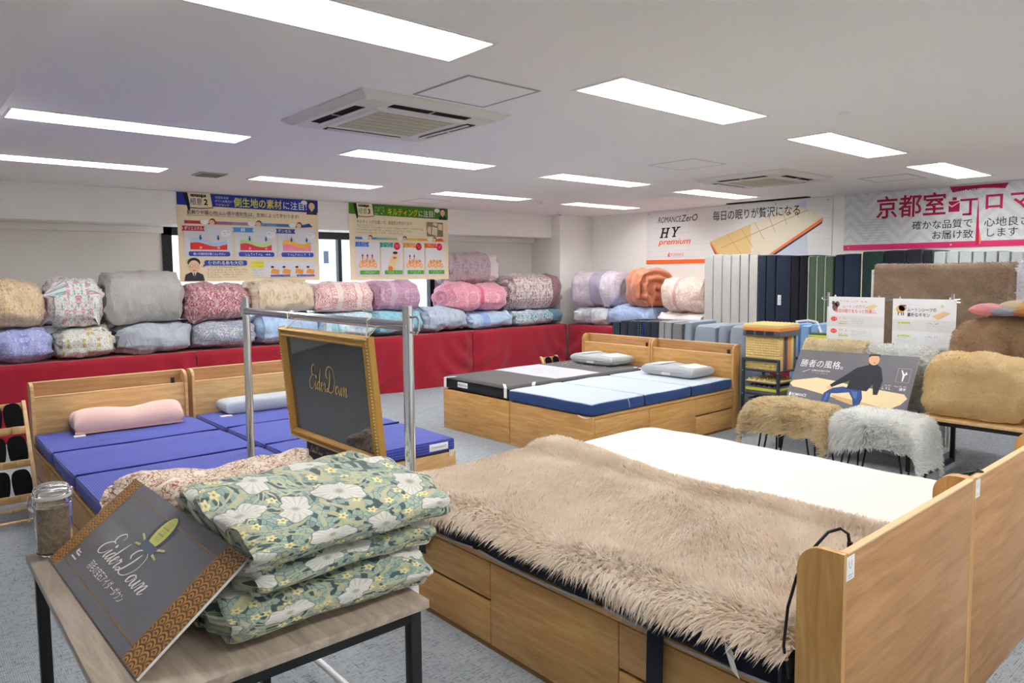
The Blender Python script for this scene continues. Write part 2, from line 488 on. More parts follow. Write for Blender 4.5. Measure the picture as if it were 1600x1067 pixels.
row_n = {6.475: 'in the row along the window beam', 4.675: 'in the middle row, above the beds', 2.215: 'in the row over the sheepskin bed', -.245: 'continuing the grid past the sheepskin bed', -2.705: 'ending the grid by the far wall'}
for (x, y) in sorted(holes, key=lambda h: -h[1]):
    o = fx if first else copy_tree(fx); first = False
    o.location = (x, y, HC)
    if y < 0:
        o.name = 'recessed_ceiling_light_offscreen'
        for c in o.children:
            if c.name.startswith('lamp_panel'): c.name = 'lamp_panel_offscreen'
    o['label'] = 'lit recessed ceiling light ' + LL.get((x, y), row_n[y]); o['group'] = 'recessed ceiling lights'

# air conditioner cassettes
M_ac = flat('#dcdad2', .5, .3); M_acg = N('beige_intake_grille', .6, .3)
_v = M_acg.sep(M_acg.co('Object'))[1]
M_acg.base(M_acg.mix(M_acg.step(M_acg.M('SINE', M_acg.M('MULTIPLY', _v, 500.0)), -.2, .3), S('#bdb9a6'), S('#cfccba')))
M_acg = M_acg.m
def make_ac():
    t = thing('air_conditioner', '', 'air conditioner')
    s, q = .475, .43
    b = B()
    pr = [(s, 0), (q, -.035)]
    def ring(a, za, c, zc):
        A = [(-a, -a, za), (a, -a, za), (a, a, za), (-a, a, za)]; C = [(-c, -c, zc), (c, -c, zc), (c, c, zc), (-c, c, zc)]
        for i in range(4): j = (i + 1) % 4; b.poly([A[j], A[i], C[i], C[j]])
    ring(s, 0, s, -.008); ring(s, -.008, q, -.036); ring(q, -.036, .30, -.036)
    ring(.30, -.036, .285, -.046); ring(.285, -.046, .25, -.046); ring(.25, -.046, .245, -.040)
    b.obj('panel', M_ac, t, smooth=False, fixn=False)
    g = B().box((-.246, -.246, -.042), (.246, .246, -.036)).obj('intake_grille', M_acg, t)
    for k in range(16):
        y = -.225 + .03 * k
        B().box((-.24, y - .004, -.046), (.24, y + .004, -.041)).obj('slat', M_acg, g)
    for k in range(4):
        M = Matrix.Rotation(k * PI / 2, 4, 'Z')
        sl = B().box((-.25, .335, -.0385), (.25, .395, -.034), M=M).obj('air_slot', M_dark, t)
        f = B().box((-.25, .326, -.048), (.25, .352, -.042), .003, M=M).obj('louvre', M_ac, t)
        B().box((-.003, .335, -.042), (.003, .395, -.037), M=M).obj('rib', M_whiteplastic, t)
        B().box((.40, .40, -.037), (.425, .425, -.034), M=M).obj('corner_clip', M_white, t)
    return t
ac = make_ac(); ac.location = (2.27, 3.61, HC); ac['label'] = 'square ceiling air conditioner beside the large square hatch'
ac2 = copy_tree(ac); ac2.location = (6.5, 3.72, HC); ac2['label'] = 'square ceiling air conditioner near the banner wall'
for o in (ac, ac2): o['group'] = 'ceiling air conditioners'

def hatch(x, y, sx, sy, label, g):
    t = thing('ceiling_hatch', label, 'hatch', (x, y, HC))
    b = B(); e = .012
    b.box((0, 0, -.004), (sx, e, 0)); b.box((0, sy - e, -.004), (sx, sy, 0)); b.box((0, e, -.004), (e, sy - e, 0)); b.box((sx - e, e, -.004), (sx, sy - e, 0))
    b.obj('frame', flat(g, .4, .4, .3), t)
    B().box((e, e, -.002), (sx - e, sy - e, 0)).obj('lid', M_ceil, t)
hatch(2.055, 2.64, .455, .455, 'square ceiling hatch with grey metal frame by the air conditioner', '#a3a4a6')
hatch(4.93, 3.42, .47, .46, 'faint square ceiling hatch between two rows of lights', '#cfcfcd')
hatch(7.31, 2.69, .46, .46, 'square ceiling hatch with thin grey frame near the pink banner', '#b9b9b8')
hatch(4.91, 7.27, .48, .44, 'square ceiling hatch above the green poster', '#c2c2c0')
vt = thing('ceiling_vent', 'small grey slatted vent in the ceiling above the blue poster', 'vent', (2.13, 6.53, HC))
B().box((0, 0, -.01), (.235, .26, 0), .003).obj('frame', flat('#b3b0a6', .5), vt)
for k in range(7): B().box((.02, .028 + k * .032, -.016), (.215, .036 + k * .032, -.009)).obj('slat', flat('#8f8c84', .5), vt)
sd = thing('smoke_detector', 'round white smoke detector on the ceiling before the beam', 'smoke detector', (6.3, 6.63, HC))
B().lathe([(0, -.03), (.03, -.03), (.045, -.018), (.06, -.008), (.06, 0), (0, 0)], 24).obj('body', M_whiteplastic, sd)
B().lathe([(0, -.036), (.018, -.034), (.02, -.029), (0, -.029)], 16).obj('sensor', flat('#c9c9c6', .4), sd)
sp = thing('emergency_lamp', 'small round grey lamp on the ceiling at the corner column', 'lamp', (7.72, 7.72, HC))
B().lathe([(0, -.035), (.035, -.03), (.05, -.01), (.065, 0), (0, 0)], 24).obj('body', M_whiteplastic, sp)
B().lathe([(0, -.05), (.022, -.047), (.028, -.033), (0, -.033)], 16).obj('lens', flat('#b9bcc0', .15, .5), sp)
rs = B().box((8.52, 4.28, HC - .012), (8.62, 5.39, HC - .001)).obj('curtain_track', M_dark)
tag(rs, 'black ceiling track slot above the mattress picture banner', 'track')
for k, (x, y) in enumerate(((6.0, 2.1), (4.2, 1.9))):
    o = B().lathe([(0, -.012), (.02, -.01), (.03, -.003), (.032, 0), (0, 0)], 16, T(x, y, HC)).obj('sprinkler_cap', M_whiteplastic)
    tag(o, 'tiny round white cap set in the ceiling', 'cap', 'ceiling sprinkler caps')
# ------------------------------------------------------------------ soft shapes
def pad_mesh(name, w, d, zt, zb=lambda x, y: 0.0, nx=40, ny=30, p=10, q=2.5, seed=0, lump=.004, fr=6):
    """closed cushion with outline w x d centred at 0; zt, zb give top and bottom height"""
    b = B(); bm = b.bm
    def warp(t):                      # denser towards the edge
        return math.copysign(1 - (1 - abs(t)) ** 1.6, t)
    top, bot = [], []
    for i in range(nx + 1):
        u = warp(2 * i / nx - 1); tr, br = [], []
        for j in range(ny + 1):
            v = warp(2 * j / ny - 1); x, y = u * w / 2, v * d / 2
            e = max(0, (1 - abs(u) ** p)) ** (1 / q) * max(0, (1 - abs(v) ** p)) ** (1 / q)
            a, c = zt(x, y), zb(x, y); m = (a + c) / 2
            ln = lump * noise.noise(Vector((x * fr, y * fr, seed * 3.7)))
            tr.append(bm.verts.new((x, y, m + (a - m) * e + ln * e)))
            br.append(tr[-1] if i in (0, nx) or j in (0, ny) else bm.verts.new((x, y, m + (c - m) * e)))
        top.append(tr); bot.append(br)
    for i in range(nx):
        for j in range(ny):
            bm.faces.new((top[i][j], top[i + 1][j], top[i + 1][j + 1], top[i][j + 1]))
            bm.faces.new((bot[i][j], bot[i][j + 1], bot[i + 1][j + 1], bot[i + 1][j]))
    return b.mesh(name, True, 70)

def soft_box(b, lo, hi, r, seed=0, n=(10, 10, 4), sag=.004):
    """rounded, slightly uneven cushion block added to builder b"""
    t = bmesh.new(); bmesh.ops.create_cube(t, size=1)
    lo, hi = Vector(lo), Vector(hi); c = (lo + hi) / 2; d = hi - lo
    for v in t.verts: v.co = Vector((v.co.x * d.x, v.co.y * d.y, v.co.z * d.z)) + c
    bmesh.ops.subdivide_edges(t, edges=t.edges[:], cuts=6, use_grid_fill=True)
    h = d / 2
    for v in t.verts:
        p = v.co - c
        q = Vector([max(-h[i] + r, min(h[i] - r, p[i])) for i in range(3)])
        o = p - q
        if o.length > 1e-7: p = q + o.normalized() * r
        p += Vector((0, 0, 1)) * sag * noise.noise(v.co * 4 + Vector((seed, 0, 0)))
        v.co = p + c
    b._merge(t)
    return b

# ------------------------------------------------------------------ beds
BW, BL, BH, HB, HD = .975, 2.08, .385, .80, .12
M_shelf = M_oakL
def make_bed(label, loc, rotz, oak, light=False, outlet=True):
    t = thing('storage_bed', label, 'bed', loc, rotz, 'wooden storage beds with shelf headboards')
    ox = M_oakL if light else M_oak_x
    B().box((.02, 0, 0), (BW - .02, .018, HB - .006), .002).obj('headboard_back', M_oakback, t)
    for s in (0, 1):
        x = 0 if s == 0 else BW - .02
        r = .065
        pts = [(0, 0), (HD, 0), (HD, HB - r)] + [(HD - r + r * math.cos(a), HB - r + r * math.sin(a)) for a in [PI / 2 * k / 7 for k in range(1, 8)]] + [(0, HB)]
        M = Matrix.Translation((x, 0, 0)) @ Matrix(((0, 0, 1, 0), (1, 0, 0, 0), (0, 1, 0, 0), (0, 0, 0, 1)))
        e = B().prism(pts, .02, M).obj('headboard_end', M_oak_z if not light else M_oakL, t)
    B().box((.018, -.002, HB - .007), (BW - .018, .019, HB), .002).obj('top_edge', M_oakedge, t)
    fp = B().box((.02, HD - .03, BH - .06), (BW - .02, HD - .012, HB - .095), .002).obj('headboard_front', ox, t)
    B().box((.02, HD - .032, HB - .095), (BW - .02, HD - .010, HB - .088), .002).obj('edge_strip', M_oakedge, fp)
    B().box((.02, .018, HB - .115), (BW - .02, HD - .03, HB - .10), .001).obj('shelf', ox, t)
    if outlet:
        oo = B().box((.06, .05, HB - .10), (.16, HD - .034, HB - .092), .002).obj('outlet_unit', flat('#4a4640', .4), t)
        B().box((.075, .055, HB - .094), (.10, .07, HB - .05), .002).obj('switch', flat('#2c2a28', .4), oo)
    # base
    B().box((.02, HD, .02), (BW - .02, BL - .02, BH - .035)).obj('carcass', flat('#6d5232', .8), t)
    B().box((.03, HD, BH - .035), (BW - .03, BL - .02, BH - .012)).obj('slat_deck', flat('#cdbb98', .8), t)
    B().box((0, BL - .02, 0), (BW, BL, BH - .004), .002).obj('foot_board', ox, t)
    for s in (0, 1):
        xa, xb = (0.0, .02) if s == 0 else (BW - .02, BW)
        xr = (.004, .022) if s == 0 else (BW - .022, BW - .004)
        B().box((xa, HD, BH - .022), (xb, BL - .021, BH), .002).obj('side_rail', M_oak_y, t)
        B().box((xr[0], HD, 0), (xr[1], BL - .02, .03)).obj('plinth', flat('#7c5c36', .8), t)
        for (a, c, kind) in ((HD + .004, .718, 2), (.722, 1.378, 1), (1.382, BL - .023, 2)):
            if kind == 1: B().box((xa, a, .022), (xb, c, BH - .026), .002).obj('side_panel', M_oak_y, t)
            else:
                for z0, z1 in ((.022, .196), (.208, BH - .026)):
                    B().box((xa, a, z0), (xb, c, z1), .003).obj('drawer_front', M_oak_y, t)
    return t

FGX, FGY = 1.742, .758
bed_f1 = make_bed('oak storage bed under the beige sheepskin, back of its headboard bare', (FGX, FGY, 0), 0, 0)
bed_f2 = make_bed('oak storage bed under the plain white pad beside the beige sheepskin bed', (FGX + BW + .002, FGY, 0), 0, 0)
bed_l1 = make_bed('light oak storage bed beside the slipper rack with the pink pillow', (.682 + BW, 5.68, 0), PI, 0, True)
bed_l2 = make_bed('light oak storage bed with the slim grey pillow on blue mattress', (1.69 + BW, 5.68, 0), PI, 0, True, False)
bed_m1 = make_bed('oak storage bed under the black topped mattress, nearer the red cloth', (6.13, 4.683, 0), PI / 2, 0)
bed_m2 = make_bed('oak storage bed under the white and navy folding mattress', (6.13, 3.70, 0), PI / 2, 0)

# price stickers on the back of the front headboards
for x, lab in ((FGX + .035, 'small white price sticker at the corner of the sheepskin bed headboard'), (FGX + BW + .035, 'small white price sticker where the two front headboards meet')):
    s = B().box((x - .022, FGY - .0012, .728), (x + .022, FGY - .0002, .79)).obj('price_sticker', M_white)
    tag(s, lab, 'sticker')
    Print(s, Matrix.Translation((x, FGY - .0012, .728)) @ Matrix.Rotation(PI / 2, 4, 'X')).shapes('print_marks', '#9a9aa0', rect(-.010, .034, -.007, .05), rect(.004, .034, .007, .05), rect(-.004, .030, .002, .033), rect(-.014, .012, .014, .014), rect(-.012, .006, .012, .0075))

# ------------------------------------------------------------------ mattresses
def _blue():
    n = N('royal_blue_honeycomb_knit', .85, .2, sheen=.2)
    uv = n.co('Object', (95, 55, 60))
    v = n.voro(uv, 1, 'DISTANCE_TO_EDGE', 'Distance', .15, '3D')
    k = n.step(v, .05, .28)
    return n.base(n.mix(k, S('#27307f'), S('#4f5fc4'))).bump(k, .5, .004).m
M_blue = _blue()
M_bluedark = flat('#242c72', .85, .1)
def folding_mattress(label, loc, rotz, mat, thick, W=.97, L=1.93, sidemat=None, group='folding mattresses', joints=3, edge=None):
    t = thing('folding_mattress', label, 'mattress', loc, rotz, group)
    s = L / joints
    for k in range(joints):
        b = B(); soft_box(b, (0, k * s + .004, 0), (W, (k + 1) * s - .004, thick), .022, seed=k * 5.1 + loc[0], sag=.006)
        sec = b.obj('section', sidemat or mat, t)
        if sidemat:
            tb = B(); soft_box(tb, (.008, k * s + .012, thick - .03), (W - .008, (k + 1) * s - .012, thick + .004), .012, seed=k * 5.1 + loc[0], sag=.006)
            tb.obj('top_cover', mat, sec)
    if edge:
        for k in range(1, joints):
            B().tube([(.01, k * s, thick - .006), (W * .5, k * s + .004, thick - .008), (W - .01, k * s, thick - .006)], .006, 6).obj('seam', edge, t)
    return t
# left pair, royal blue
ml1 = folding_mattress('royal blue patterned folding mattress under the pink pillow', (.684 + BW - .004, 5.55, BH), PI, M_blue, .088, L=1.955, edge=M_bluedark)
ml2 = folding_mattress('royal blue patterned folding mattress under the slim grey pillow', (1.692 + BW - .004, 5.55, BH), PI, M_blue, .088, L=1.955, edge=M_bluedark)
lb = B().box((.06, 1.950, .022), (.20, 1.954, .066), .001).obj('brand_label', M_white, ml2)
Print(lb, frame_matrix((.20, 1.9545, .022), (-1, 0, 0), (0, 0, 1))).shapes('lettering', '#4a5aa8', texts=[dict(s='romancezerO', size=.02, at=(.014, .017), width=.11)])
tg = B()
for k in range(3): tg.box((.02 + k * .012, 1.951, -.03), (.027 + k * .012, 1.953, .012))
tg.obj('tag_fringe', M_white, ml2)
# middle: white top with navy sides
M_navy = fabric('navy_fabric', '#1d3768', '#2a4a82'); M_icewhite = fabric('ice_white_knit', '#b8c3cf', '#c6d0da', st=.1)
mm2 = folding_mattress('folding mattress with ice white top and navy sides', (6.005, 3.70, BH), PI / 2, M_icewhite, .10, W=.985, L=1.97, sidemat=M_navy)
B().tube([(.02, 1.5, .004), (-.006, 1.52, .03), (-.006, 1.53, .07), (.0, 1.535, .095)], .002, 6).obj('loose_thread', M_white, mm2)
B().tube([(.02, 1.93, -.004), (.05, 1.975, -.012), (.09, 1.98, -.010), (.14, 1.972, .0)], .004, 6).obj('elastic_loop', M_white, mm2)
# middle: black topped
def _quilt():
    n = N('black_quilted_side', .7, .3)
    s = n.sep(n.co('Object'))
    a = n.M('SINE', n.M('MULTIPLY', n.M('ADD', n.M('ADD', s[0], s[1]), s[2]), 210.0)); c = n.M('SINE', n.M('MULTIPLY', n.M('SUBTRACT', n.M('ADD', s[0], s[1]), s[2]), 210.0))
    k = n.step(n.M('MULTIPLY', a, c), -.3, .7)
    return n.base(n.mix(k, S('#0d1016'), S('#343c48'))).bump(k, .6, .006).m
M_quilt = _quilt()
mm1 = folding_mattress('black quilted folding mattress with charcoal printed top sheet', (6.005, 4.69, BH), PI / 2, M_quilt, .115, W=.965, L=1.94)
M_char = fabric('charcoal_sheet', '#4b4a4a', '#575656', st=.15); M_palepanel = fabric('pale_grey_panel', '#bcbcc8', '#c6c6d0', st=.1)
top = thing('topper_sheet', 'charcoal topper sheet with a pale printed panel and white corner straps', 'topper', (6.005, 4.69, BH + .117), PI / 2)
def sheet_fn(x0, x1, y0, y1, z=.0, drop=.02):
    def f(u, v):
        x, y = x0 + (x1 - x0) * u, y0 + (y1 - y0) * v
        ex = max(0, abs(u - .5) * 2 - .93) / .07; ey = max(0, (y - 1.86) / .1)
        return (x, y, z + .006 + .003 * noise.noise(Vector((x * 5, y * 5, 1))) - drop * max(ex, ey) ** 2)
    return f
def over_edge(u, v):
    x, y = -.005 + .975 * u, .03 + 1.917 * v
    d = min(x, .965 - x, 1.94 - y); t = max(0, (.028 - d) / .028)
    return (x, y, .008 + .003 * noise.noise(Vector((x * 5, y * 5, 1))) - .016 * t * t)
B().grid(over_edge, 120, 160).obj('sheet', M_char, top)
B().grid(sheet_fn(.035, .93, .72, 1.34, z=.0035, drop=.0), 30, 20).obj('pale_panel', M_palepanel, top)
pm = Matrix.Translation((0, 0, .0118))
P = Print(top, pm @ Matrix.Translation((.93, .70, 0)) @ Matrix.Rotation(PI, 4, 'Z'))
rr = random.Random(4)
def scribble(x0, x1, y, h, step, fill=.75):
    out = []; x = x0
    while x < x1:
        w = step * rr.uniform(.5, 1.0)
        if rr.random() < fill:
            k = rr.random()
            out.append(rect(x, y, x + w * .8, y + h * .25) if k < .3 else rect(x, y + h * .2 * k, x + w * .35, y + h) if k < .7 else rect(x, y + h * .5, x + w * .8, y + h * .75))
        x += step
    return out
P.shapes('white_lettering', '#e8e8ea', *scribble(.06, .8, .40, .055, .04), *scribble(.06, .7, .30, .055, .04), *scribble(.1, .6, .21, .04, .03), *scribble(.06, .3, .12, .03, .03))
P2 = Print(top, pm @ Matrix.Translation((.93, 1.30, .001)) @ Matrix.Rotation(PI, 4, 'Z'))
P2.shapes('dark_lettering', '#6a6a80', *scribble(.15, .75, .38, .025, .03), *scribble(.2, .55, .25, .05, .045, .6), *scribble(.1, .8, .14, .022, .026))
for (a, c) in (((.12, 1.90, 0), (.03, 1.965, -.095)), ((.80, 1.93, 0), (.92, 1.968, -.10)), ((.03, 1.62, -.01), (-.0035, 1.66, -.11)), ((.035, .2, .0), (-.0035, .12, -.10))):
    a, c = Vector(a), Vector(c); d = (c - a).normalized(); m = a * .4 + c * .6; m.x, m.y = c.x, c.y; m.z = -.004
    sd_ = Vector((0, .02, 0)) if abs(c.x) > .1 and c.y < 1.9 or c.x < 0 else Vector((.02, 0, 0))
    a.z = .012
    B().poly([a - sd_, a + sd_, m + sd_, m - sd_]).poly([m - sd_, m + sd_, c + sd_, c - sd_]).obj('corner_strap', M_white, top, smooth=False)
lb = B().box((.60, 1.941, .035), (.75, 1.945, .085), .001).obj('brand_label', M_white, mm1)
Print(lb, frame_matrix((.75, 1.9455, .035), (-1, 0, 0), (0, 0, 1))).shapes('lettering', '#2f5fae', ell(.022, .026, .009, .009, 12), texts=[dict(s='Bedroo', size=.03, at=(.038, .016), width=.1)])
# front: navy-black mattress under the sheepskin
M_ink = fabric('ink_navy_fabric', '#0e1422', '#161d2e', st=.15)
mf1 = folding_mattress('ink navy folding mattress under the beige sheepskin with grey piping and straps', (FGX - .012, FGY + HD + .01, BH), 0, M_ink, .10, W=.985, L=1.985)
for k in range(3):
    y0, y1 = k * .6617 + .02, (k + 1) * .6617 - .02
    pts = [(-.003 + .004 * math.sin(PI * i / 10), y0 + (y1 - y0) * i / 10, .012 - .016 * math.sin(PI * i / 10)) for i in range(11)]
    B().tube(pts, .0045, 6).obj('piping', flat('#a9acb4', .6), mf1)
def strap(y, z0, w=.055):
    b = B()
    f = lambda u, v: (-.014 - .004 * math.sin(u * PI), y + w * (v - .5), .045 + (z0 - .045) * u)
    b.grid(f, 8, 2)
    b2 = lambda u, v: (-.018 - .004 * math.sin(u * PI), y + w * (v - .5), .045 + (z0 - .045) * u)
    b.grid(b2, 8, 2)
    return b.obj('carry_strap', M_ink, mf1)
strap(1.685, -.105); strap(.42, -.34, .06)
a = [(.03, .20, .085), (-.016, .165, .05), (-.016, .145, .0)]
b = B()
for i in range(2):
    p, q = Vector(a[i]), Vector(a[i + 1]); s_ = Vector((0, .014, .01))
    b.poly([p - s_, p + s_, q + s_, q - s_])
b.obj('corner_strap', M_white, mf1, smooth=False)
# front: white pad
M_pad = fabric('white_fleece_pad', '#d2d2cd', '#dadad5', scale=90, st=.2, sheen=.3)
wp = link('mattress_pad', pad_mesh('mattress_pad', .99, 2.02, lambda x, y: .135 + .012 * noise.noise(Vector((x * 3, y * 2.2, 5))), lambda x, y: 0.0, 40, 60, 14, 3), M_pad)
wp.location = (FGX + BW + .008 + BW / 2, FGY + HD + .01 + 1.005, BH)
tag(wp, 'smooth white mattress pad on the bed beside the beige sheepskin', 'mattress pad')

# ------------------------------------------------------------------ pillows
M_pink = fabric('pink_velour', '#e8bfb4', '#f0cdc2', scale=200, st=.15, sheen=.3)
t = thing('contour_pillow', 'pink velour contour pillow with two long bumps', 'pillow', (1.205, 5.40, BH + .0875), PI + math.radians(-3), 'pillows on the beds')
def zp(x, y):
    v = y / .30
    return 1.12 * (.095 + .055 * math.exp(-((v - .22) / .22) ** 2) + .025 * math.exp(-((v + .33) / .18) ** 2)) * (1 - .14 * math.exp(-(x / .12) ** 2)) - .0
link('cover', pad_mesh('cover', .66, .30, zp, nx=44, ny=34, p=9, q=3, lump=.003), M_pink, t)
B().grid(lambda u, v: (-.326 + .652 * u, .148 + .0025, .012 + .018 * v), 10, 2).obj('side_band', fabric('pink_band', '#d8a8a2'), t)
B().box((.27, .14, 0), (.335, .185, .008), .002).obj('care_tag', M_white, t)
M_greyp = fabric('grey_pillow_cover', '#a9b0b8', '#b6bcc2', st=.15)
t = thing('slim_pillow', 'slim flat grey pillow on the blue mattress', 'pillow', (2.13, 5.40, BH + .0875), PI + math.radians(-2), 'pillows on the beds')
link('cover', pad_mesh('cover', .58, .26, lambda x, y: .10, nx=40, ny=26, p=10, q=3.2, lump=.006), M_greyp, t)
B().box((.255, .11, 0), (.335, .16, .006), .002).obj('care_tag', M_white, t)
def butterfly_pillow(label, loc, rz):
    t = thing('quilted_pillow', label, 'pillow', loc, rz, 'pillows on the beds')
    zt = lambda x, y: .105 - .018 * math.exp(-(x / .09) ** 2) + .012 * math.cos(x * 9) ** 2
    link('cover', pad_mesh('cover', .60, .36, zt, nx=46, ny=30, p=7, q=3.2, lump=.004), M_greyw, t)
    for s in (-1, 1):
        m = pad_mesh('wing_panel', .17, .27, lambda x, y: .016, nx=16, ny=16, p=4, q=2)
        o = link('wing_panel', m, M_offw, t); o.location = (s * .19, 0, .0955); o.rotation_euler = (0, s * .10, 0)
    pts = [(.302 * math.copysign(abs(math.cos(a)) ** .45, math.cos(a)), .182 * math.copysign(abs(math.sin(a)) ** .45, math.sin(a)), .054) for a in [2 * PI * k / 48 for k in range(48)]]
    B().tube(pts, .006, 6, True).obj('piping', flat('#a2a4a8', .7), t)
    B().box((-.05, -.186, .02), (.05, -.18, .045), .002).obj('care_tag', flat('#d8d2c4'), t)
M_offw = fabric('off_white_knit', '#d4d6d8', '#dcdee0')
M_greyw = fabric('pale_grey_knit', '#a4a8ac', '#b2b6ba', st=.15)
butterfly_pillow('pale grey pillow with white side panels on the black topped bed', (5.80, 5.17, BH + .1295), PI / 2 + PI)
butterfly_pillow('pale grey pillow with white side panels on the white and navy mattress', (5.78, 4.17, BH + .107), PI / 2 + PI)
# ------------------------------------------------------------------ fur
def field(P, f, seed):
    r = np.random.default_rng(seed); out = np.zeros((len(P), 3))
    for k in range(6):
        d = r.normal(size=3); d /= np.linalg.norm(d); ph = r.uniform(0, 6.28, 3); fr = f * r.uniform(.5, 1.8)
        a = P @ d * fr
        for i in range(3): out[:, i] += np.sin(a + ph[i])
    return out / 3.0
def nrm(v): return v / np.maximum(np.linalg.norm(v, axis=1, keepdims=True), 1e-9)
def fur_mesh(name, base_v, base_f, P, Nn, length, width, droop=.3, flow=.5, jit=.35, clump=.03, cl=.6, seed=1, lay=None, hang=None):
    """locks of wool on sampled points P with normals Nn, joined with the hide they grow on"""
    r = np.random.default_rng(seed); n = len(P)
    L = (length * r.uniform(.65, 1.25, n))[:, None]
    F = field(P, 7, seed) * flow
    if lay is not None: F = F + np.asarray(lay)
    F = F - Nn * np.sum(F * Nn, 1, keepdims=True)
    d = nrm(Nn + F + r.normal(size=(n, 3)) * jit * .5)
    g = np.array([[0, 0, -1.0]])
    side = nrm(np.cross(d, Nn) + r.normal(size=(n, 3)) * .25)      # locks lie face up
    side = nrm(side - d * np.sum(side * d, 1, keepdims=True))
    flip = np.sum(np.cross(side, d) * Nn, 1, keepdims=True) < 0
    side = np.where(flip, -side, side)
    perp = nrm(np.cross(d, side))
    cell = np.floor(P / clump); hsh = np.sin(cell @ np.array([12.9898, 78.233, 37.719])) * 43758.5453; hsh -= np.floor(hsh)
    ctr = (cell + .25 + .5 * np.stack([hsh, (hsh * 7.13) % 1, (hsh * 13.7) % 1], 1)) * clump
    tocl = ctr - P; tocl -= Nn * np.sum(tocl * Nn, 1, keepdims=True)
    hv = droop if hang is None else (droop + hang)[:, None]
    bend = nrm(F + 1e-6) * .35 + g * hv
    ph = (hsh * 6.28)[:, None]
    pts = []
    for t in (0, .33, .68, 1.0):
        p = P + d * L * t + bend * L * t * t + tocl * cl * t ** 1.3 + perp * np.sin(t * 6 + ph) * L * .12
        pts.append(p)
    wd = (width * r.uniform(.6, 1.3, n))[:, None]
    vs = [pts[0] - side * wd * .5, pts[0] + side * wd * .5, pts[1] - side * wd * .5, pts[1] + side * wd * .5, pts[2] - side * wd * .33, pts[2] + side * wd * .33, pts[3]]
    V = np.stack(vs, 1).reshape(-1, 3)
    o = len(base_v) + 7 * np.arange(n)[:, None]
    Q = np.concatenate([o + np.array([[0, 1, 3, 2]]), o + np.array([[2, 3, 5, 4]])]); Tt = o + np.array([[4, 5, 6]])
    me = np_mesh(name, np.concatenate([base_v, V]), [base_f, Q, Tt])
    nb = me.vertices
    bn = np.zeros(len(nb) * 3, np.float32); me.vertices.foreach_get('normal', bn); bn = bn.reshape(-1, 3)
    sm = nrm(Nn * .55 + nrm(np.cross(side, d)) * .55 + side * r.normal(size=(n, 1)) * .3)
    bn[len(base_v):] = np.repeat(sm, 7, 0)
    me.normals_split_custom_set_from_vertices(bn)
    return me
def sample_grid(G, n, seed):
    """G (a,b,3) surface grid -> random points and normals"""
    r = np.random.default_rng(seed); a, b = G.shape[:2]
    d1 = G[1:, :-1] - G[:-1, :-1]; d2 = G[:-1, 1:] - G[:-1, :-1]
    c = np.cross(d1, d2); ar = np.linalg.norm(c, axis=2).ravel()
    idx = r.choice(len(ar), n, p=ar / ar.sum()); i, j = idx // (b - 1), idx % (b - 1)
    u, v = r.uniform(0, 1, (n, 1)), r.uniform(0, 1, (n, 1))
    P = G[i, j] * (1 - u) * (1 - v) + G[i + 1, j] * u * (1 - v) + G[i, j + 1] * (1 - u) * v + G[i + 1, j + 1] * u * v
    vn = np.zeros_like(G); gu = np.gradient(G, axis=0); gv = np.gradient(G, axis=1); vn = np.cross(gu, gv)
    Nn = nrm(vn.reshape(-1, 3)).reshape(G.shape)
    Nn = nrm(Nn[i, j] * (1 - u) * (1 - v) + Nn[i + 1, j] * u * (1 - v) + Nn[i, j + 1] * (1 - u) * v + Nn[i + 1, j + 1] * u * v)
    return P, Nn
def grid_faces(a, b):
    i, j = np.meshgrid(np.arange(a - 1), np.arange(b - 1), indexing='ij'); k = (i * b + j).ravel()[:, None]
    return k + np.array([[0, b, b + 1, 1]])
def wool(name, a, b, c, sc=9):
    n = N(name, .85, .15, sheen=.3)
    v = n.co('Object'); f = n.noise(v, sc, 4, .6); g = n.noise(v, sc * 14, 2)
    col = n.mix(n.M('MULTIPLY', g, .5), n.ramp(f, (.32, S(a)), (.5, S(b)), (.68, S(c))), S(b))
    n.base(col)
    tr = n.n('ShaderNodeBsdfTranslucent'); n.put(tr.inputs[0], col)
    mx = n.n('ShaderNodeMixShader'); mx.inputs[0].default_value = .5
    n.t.links.new(n.b.outputs[0], mx.inputs[1]); n.t.links.new(tr.outputs[0], mx.inputs[2])
    n.t.links.new(mx.outputs[0], n.t.nodes['Material Output'].inputs[0])
    return n.m

# beige sheepskin over the front bed
def sheepskin():
    a, b = 110, 70
    ys = np.linspace(0, 1, a); ts = np.linspace(0, 1, b)
    G = np.zeros((a, b, 3))
    top = BH + .112
    for i, s in enumerate(ys):
        y = FGY + .132 + s * 2.10
        xr = 2.80 + .05 * math.sin(y * 2.1 + 1) + .10 * max(0, s - .55) / .45
        xl = FGX - .028 + .008 * math.sin(y * 9)
        drop = .010 + .006 * math.sin(y * 5.3) + .004 * math.sin(y * 13 + 2)
        for j, t in enumerate(ts):
            tt = t * (xr - xl + drop) - drop
            if tt < 0: x, z = xl - .004 * math.sin(PI * min(1, -tt / drop)), top - .012 + tt
            else: x = xl + tt; z = top - .012 * math.exp(-tt / .025) + .012 * (1 - math.exp(-tt / .12))
            z += .012 * noise.noise(Vector((x * 3.2, y * 3.2, 2))) + .006 * noise.noise(Vector((x * 9, y * 9, 4)))
            foot = max(0, s - .955) / .045
            z -= .085 * foot ** 2; yy = y - .045 * foot ** 2 * .6
            kx = min(1, max(0, (x - 2.62) / .12)); z += .042 * kx * kx * (3 - 2 * kx)
            if x > xr - .06: z -= .020 * ((x - xr + .06) / .06) ** 2
            G[i, j] = (x, yy, z)
    return G
G = sheepskin()
gv = G[::-1]
P, Nn = sample_grid(gv, 110000, 3)
if Nn[:, 2].mean() < 0: Nn = -Nn
edge = np.clip((FGX + .17 - P[:, 0]) / .17, 0, 1)
near = edge > 0
hang = edge * .6
